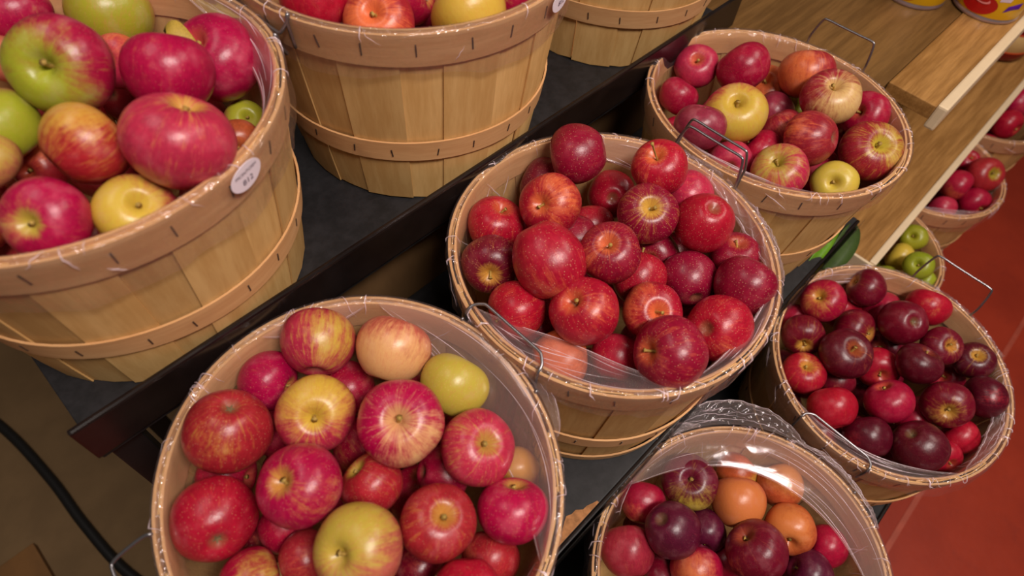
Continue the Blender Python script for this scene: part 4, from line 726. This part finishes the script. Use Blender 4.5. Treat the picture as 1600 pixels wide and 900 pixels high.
def apple(key, i, d, group, seed):
    rnd = random.Random(seed); p, r, ax, pt, m, g, cov, stq, cav, lab = d
    tall = key in 'EG'; me = (MESH_TALL if tall else MESH_FLAT)[rnd.randrange(5)]
    o = tag(link('apple', me), lab, 'apple', group); o.location = p
    q = Vector(ax).normalized().to_track_quat('Z', 'Y') @ Quaternion((0, 0, 1), rnd.random()*6.28); o.rotation_mode = 'QUATERNION'; o.rotation_quaternion = q
    o.scale = (r*1.02, r*1.02, r*1.02*(1.12 if 'egg' in lab else 1))
    lp = q.inverted() @ Vector(pt).normalized()
    jit = lambda c: [min(1, v*rnd.uniform(.92, 1.08)) for v in lin(c)[:3]]
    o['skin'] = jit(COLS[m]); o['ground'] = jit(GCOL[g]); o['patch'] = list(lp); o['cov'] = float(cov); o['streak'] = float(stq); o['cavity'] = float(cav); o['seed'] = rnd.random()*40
    o['dots'] = {'E': .35, 'D': .22, 'A': .10, 'F': .12}.get(key, .06); o['bloom'] = {'H': .05, 'G': .10, 'D': .10, 'A': .12, 'F': .12}.get(key, .04)
    kind = 'short'
    if key == 'E': kind = 'long' if 'long' in lab else 'mid'
    if 'upright stem' in lab: kind = 'tall'
    if 'short stem' in lab: kind = 'mid'
    link('stem', rnd.choice(STEMS[kind]), o); link('calyx', CAL, o)
    return o
for key in APPLES:
    for i, d in enumerate(APPLES[key]):
        o = apple(key, i, d, GRP[key], hash_(key, i))
        if 'dry leaf' in d[9]:
            V = []; Fc = []; n = 8
            for a in range(n+1):
                u = a/n; w = .30*math.sin(math.pi*min(1, u*.92+.05))
                for b in (-1, 0, 1): V.append((.05+u*.62, b*w, .62+.42*math.sin(u*2.2)+.09*abs(b)))
            for a in range(n):
                for b in (0, 1): k = a*3+b; Fc.append((k, k+3, k+4, k+1))
            lf = mesh_obj('leaf', V, Fc, LEAFD, o); md = lf.modifiers.new('thick', 'SOLIDIFY'); md.thickness = .03; lf['label'] = 'small curled dry yellow leaf'
    for i, f in enumerate(FILL[key]):
        rnd = random.Random(hash_(key, i)+5)
        fm, fg = FILLC[key]
        ax = (rnd.uniform(-1, 1), rnd.uniform(-1, 1), rnd.uniform(-.2, 1))
        apple(key, i, (f[:3], f[3], ax, (rnd.uniform(-1, 1), rnd.uniform(-1, 1), rnd.uniform(-1, 1)), fm, fg, .12, .5, .4, f[4]), GRP[key].replace('apples', 'apples buried'), hash_(key, i)+5)

# ------------------------------------------------------------------ cans, jar and bits
def lathe(prof, n=40):
    V = []; Fc = []
    for r, z in prof:
        for k in range(n): a = 2*math.pi*k/n; V.append((r*math.cos(a), r*math.sin(a), z))
    for i in range(len(prof)-1):
        for k in range(n): k2 = (k+1) % n; Fc.append((i*n+k, i*n+k2, (i+1)*n+k2, (i+1)*n+k))
    Fc.append(tuple(range(n))[::-1]); Fc.append(tuple((len(prof)-1)*n+k for k in range(n)))
    return V, Fc
LABY = mat_plain('label_yellow', (222, 168, 8), .4, .06, 8); LABK = mat_plain('label_cream', (120, 100, 50), .4, .1, 8); TIN = mat_plain('tin_metal', (190, 170, 176), .3, .1, 20, .5, .8)
CHER = mat_plain('cherry_red', (168, 4, 10), .35, .1, 10); CHEL = mat_plain('cherry_shine', (226, 130, 130), .4, .05, 10); LEAFG = mat_plain('leaf_green', (36, 74, 22), .5, .2, 20); PURP = mat_plain('print_purple', (84, 20, 140), .5, .05, 10); WHT = mat_plain('print_white', (214, 190, 206), .5, .03, 10)
def can(loc, R, H, face, label):
    root = tag(empty('food_can', loc), label, 'can', 'cherry cans on the oak shelf')
    V, Fc = lathe([(R*.97, 0), (R*1.01, .002), (R*1.01, .006), (R*.985, .008), (R*.985, H-.008), (R*1.01, H-.006), (R*1.01, H-.002), (R*.97, H), (R*.95, H-.004)]); mesh_obj('can_body', V, Fc, TIN, root)
    V, Fc = lathe([(R*.99, .009), (R*.995, .0095), (R*.995, H-.0095), (R*.99, H-.009)], 48); mesh_obj('paper_label', V[:], Fc[:-2], LABY, root)
    def patch(name, pts, dr, mat, par=root):     # flat print: outline in (arc metres, height), fan about its middle
        cx = sum(p[0] for p in pts)/len(pts); cz = sum(p[1] for p in pts)/len(pts)
        V = []; n = len(pts); Fc = []
        for s in (0, .5, 1):
            for p in pts:
                a = face+(cx+(p[0]-cx)*s)/R; rr = R*.995+dr; V.append((rr*math.cos(a), rr*math.sin(a), cz+(p[1]-cz)*s))
        for i in range(n):
            k = (i+1) % n
            for r in (0, 1): Fc.append((r*n+i, r*n+k, (r+1)*n+k, (r+1)*n+i))
        return mesh_obj(name, V, Fc, mat, par, False)
    ell = lambda cx, cz, a, b, n=24, t0=0, t1=2*PI: [(cx+a*math.cos(t0+(t1-t0)*i/n), cz+b*math.sin(t0+(t1-t0)*i/n)) for i in range(n)]
    patch('side_panel', [(-.13, .012), (-.042, .012), (-.042, H-.012), (-.13, H-.012)], .0006, LABK)
    patch('cherry_print', ell(-.008, .029, .034, .0185), .0012, CHER)
    patch('shine_print', ell(-.004, .036, .014, .0055), .0018, CHEL); patch('stalk_hollow_print', ell(-.004, .0385, .011, .0045), .0024, CHER)
    patch('leaf_print', [(-.006, .038), (-.014, .046), (-.020, .062), (-.010, .074), (0, .058), (-.001, .046)], .0030, LEAFG)
    patch('white_print', [(.022, .042), (.040, .044), (.046, .080), (.028, .080)], .0012, WHT)
    patch('purple_print', [(.038, .024), (.066, .032), (.066, .044), (.042, .036)], .0012, PURP)
    return root
can((1.49, .132, .95), .060, .15, math.radians(180), 'yellow can with a cherry picture at the shelf front edge')
can((1.425, .25, .9475), .060, .15, math.radians(180), 'yellow can with a cherry picture behind, cut by top of frame')
# preserve jar under the shelf
jr = tag(empty('preserve_jar', (1.985, .105, .66)), 'dark red jar with cream label on the lower oak shelf', 'jar')
V, Fc = lathe([(.066, 0), (.078, .006), (.080, .02), (.080, .088), (.072, .104), (.056, .112), (.056, .116)]); mesh_obj('jar_body', V, Fc, mat_plain('jam_red', (110, 10, 14), .18, .1, 10), jr)
V, Fc = lathe([(.0806, .028), (.0812, .0285), (.0812, .0795), (.0806, .080)]); lb = mesh_obj('jar_label', V, Fc[:-2], mat_plain('jar_label_cream', (206, 168, 110), .5, .05, 10), jr)
for z in (.028, .0765): V, Fc = lathe([(.0814, z), (.0818, z+.0003), (.0818, z+.0037), (.0814, z+.004)]); mesh_obj('label_band', V, Fc[:-2], mat_plain('band_orange', (206, 70, 24), .5, .05, 10), lb)
V, Fc = lathe([(.060, .112), (.062, .114), (.062, .130), (.058, .132)]); mesh_obj('jar_lid', V, Fc, mat_plain('lid_red', (96, 12, 16), .4, .1, 10), jr)

# green husks caught at the end of the middle shelf
def husk(pts, w, mat, label, seed):
    path = smooth_path(pts, 5); n = len(path); V = []; Fc = []
    for i, p in enumerate(path):
        t = (path[min(i+1, n-1)]-path[max(i-1, 0)]).normalized(); s = t.cross(Vector((.2, -.5, .8))).normalized(); k = w*(math.sin(math.pi*(.12+.88*i/(n-1)))**.7+.05)
        up_ = s.cross(t)
        for b, dz in ((-1, .30), (-.5, .06), (0, 0), (.5, .06), (1, .30)): V.append(p+s*b*k+up_*dz*k)
    for i in range(n-1):
        for b in range(4): a = i*5+b; Fc.append((a, a+5, a+6, a+1))
    o = tag(mesh_obj('green_husk', V, Fc, mat), label, 'leaf', 'green husks on the shelf end'); md = o.modifiers.new('thick', 'SOLIDIFY'); md.thickness = .0012
husk([(.826, .060, .765), (.862, .061, .786), (.902, .063, .795), (.945, .066, .790)], .010, GREEN, 'bright green husk leaf between two baskets at shelf end', 1)
husk([(.872, .036, .752), (.915, .040, .768), (.958, .044, .772), (1.0, .046, .762)], .022, GREEND, 'dark green husk leaf beside the oak shelf end', 2)

# cable and board on the floor behind the stand
V, Fc = tube_data(smooth_path([(-.46, 1.55, .012), (-.381, 1.274, .012), (-.352, 1.06, .012), (-.344, .906, .012), (-.324, .74, .012), (-.27, .58, .012), (-.18, .40, .012)], 8), .0115, 10)
tag(mesh_obj('cable', V, Fc, RUB), 'thick black cable running across the brown floor at left', 'cable')
bd = tag(box('floor_board', (-.80, .30, 0), (-.44, .94, .02), BOARD), 'orange-brown board lying on the floor in bottom left corner', 'board')
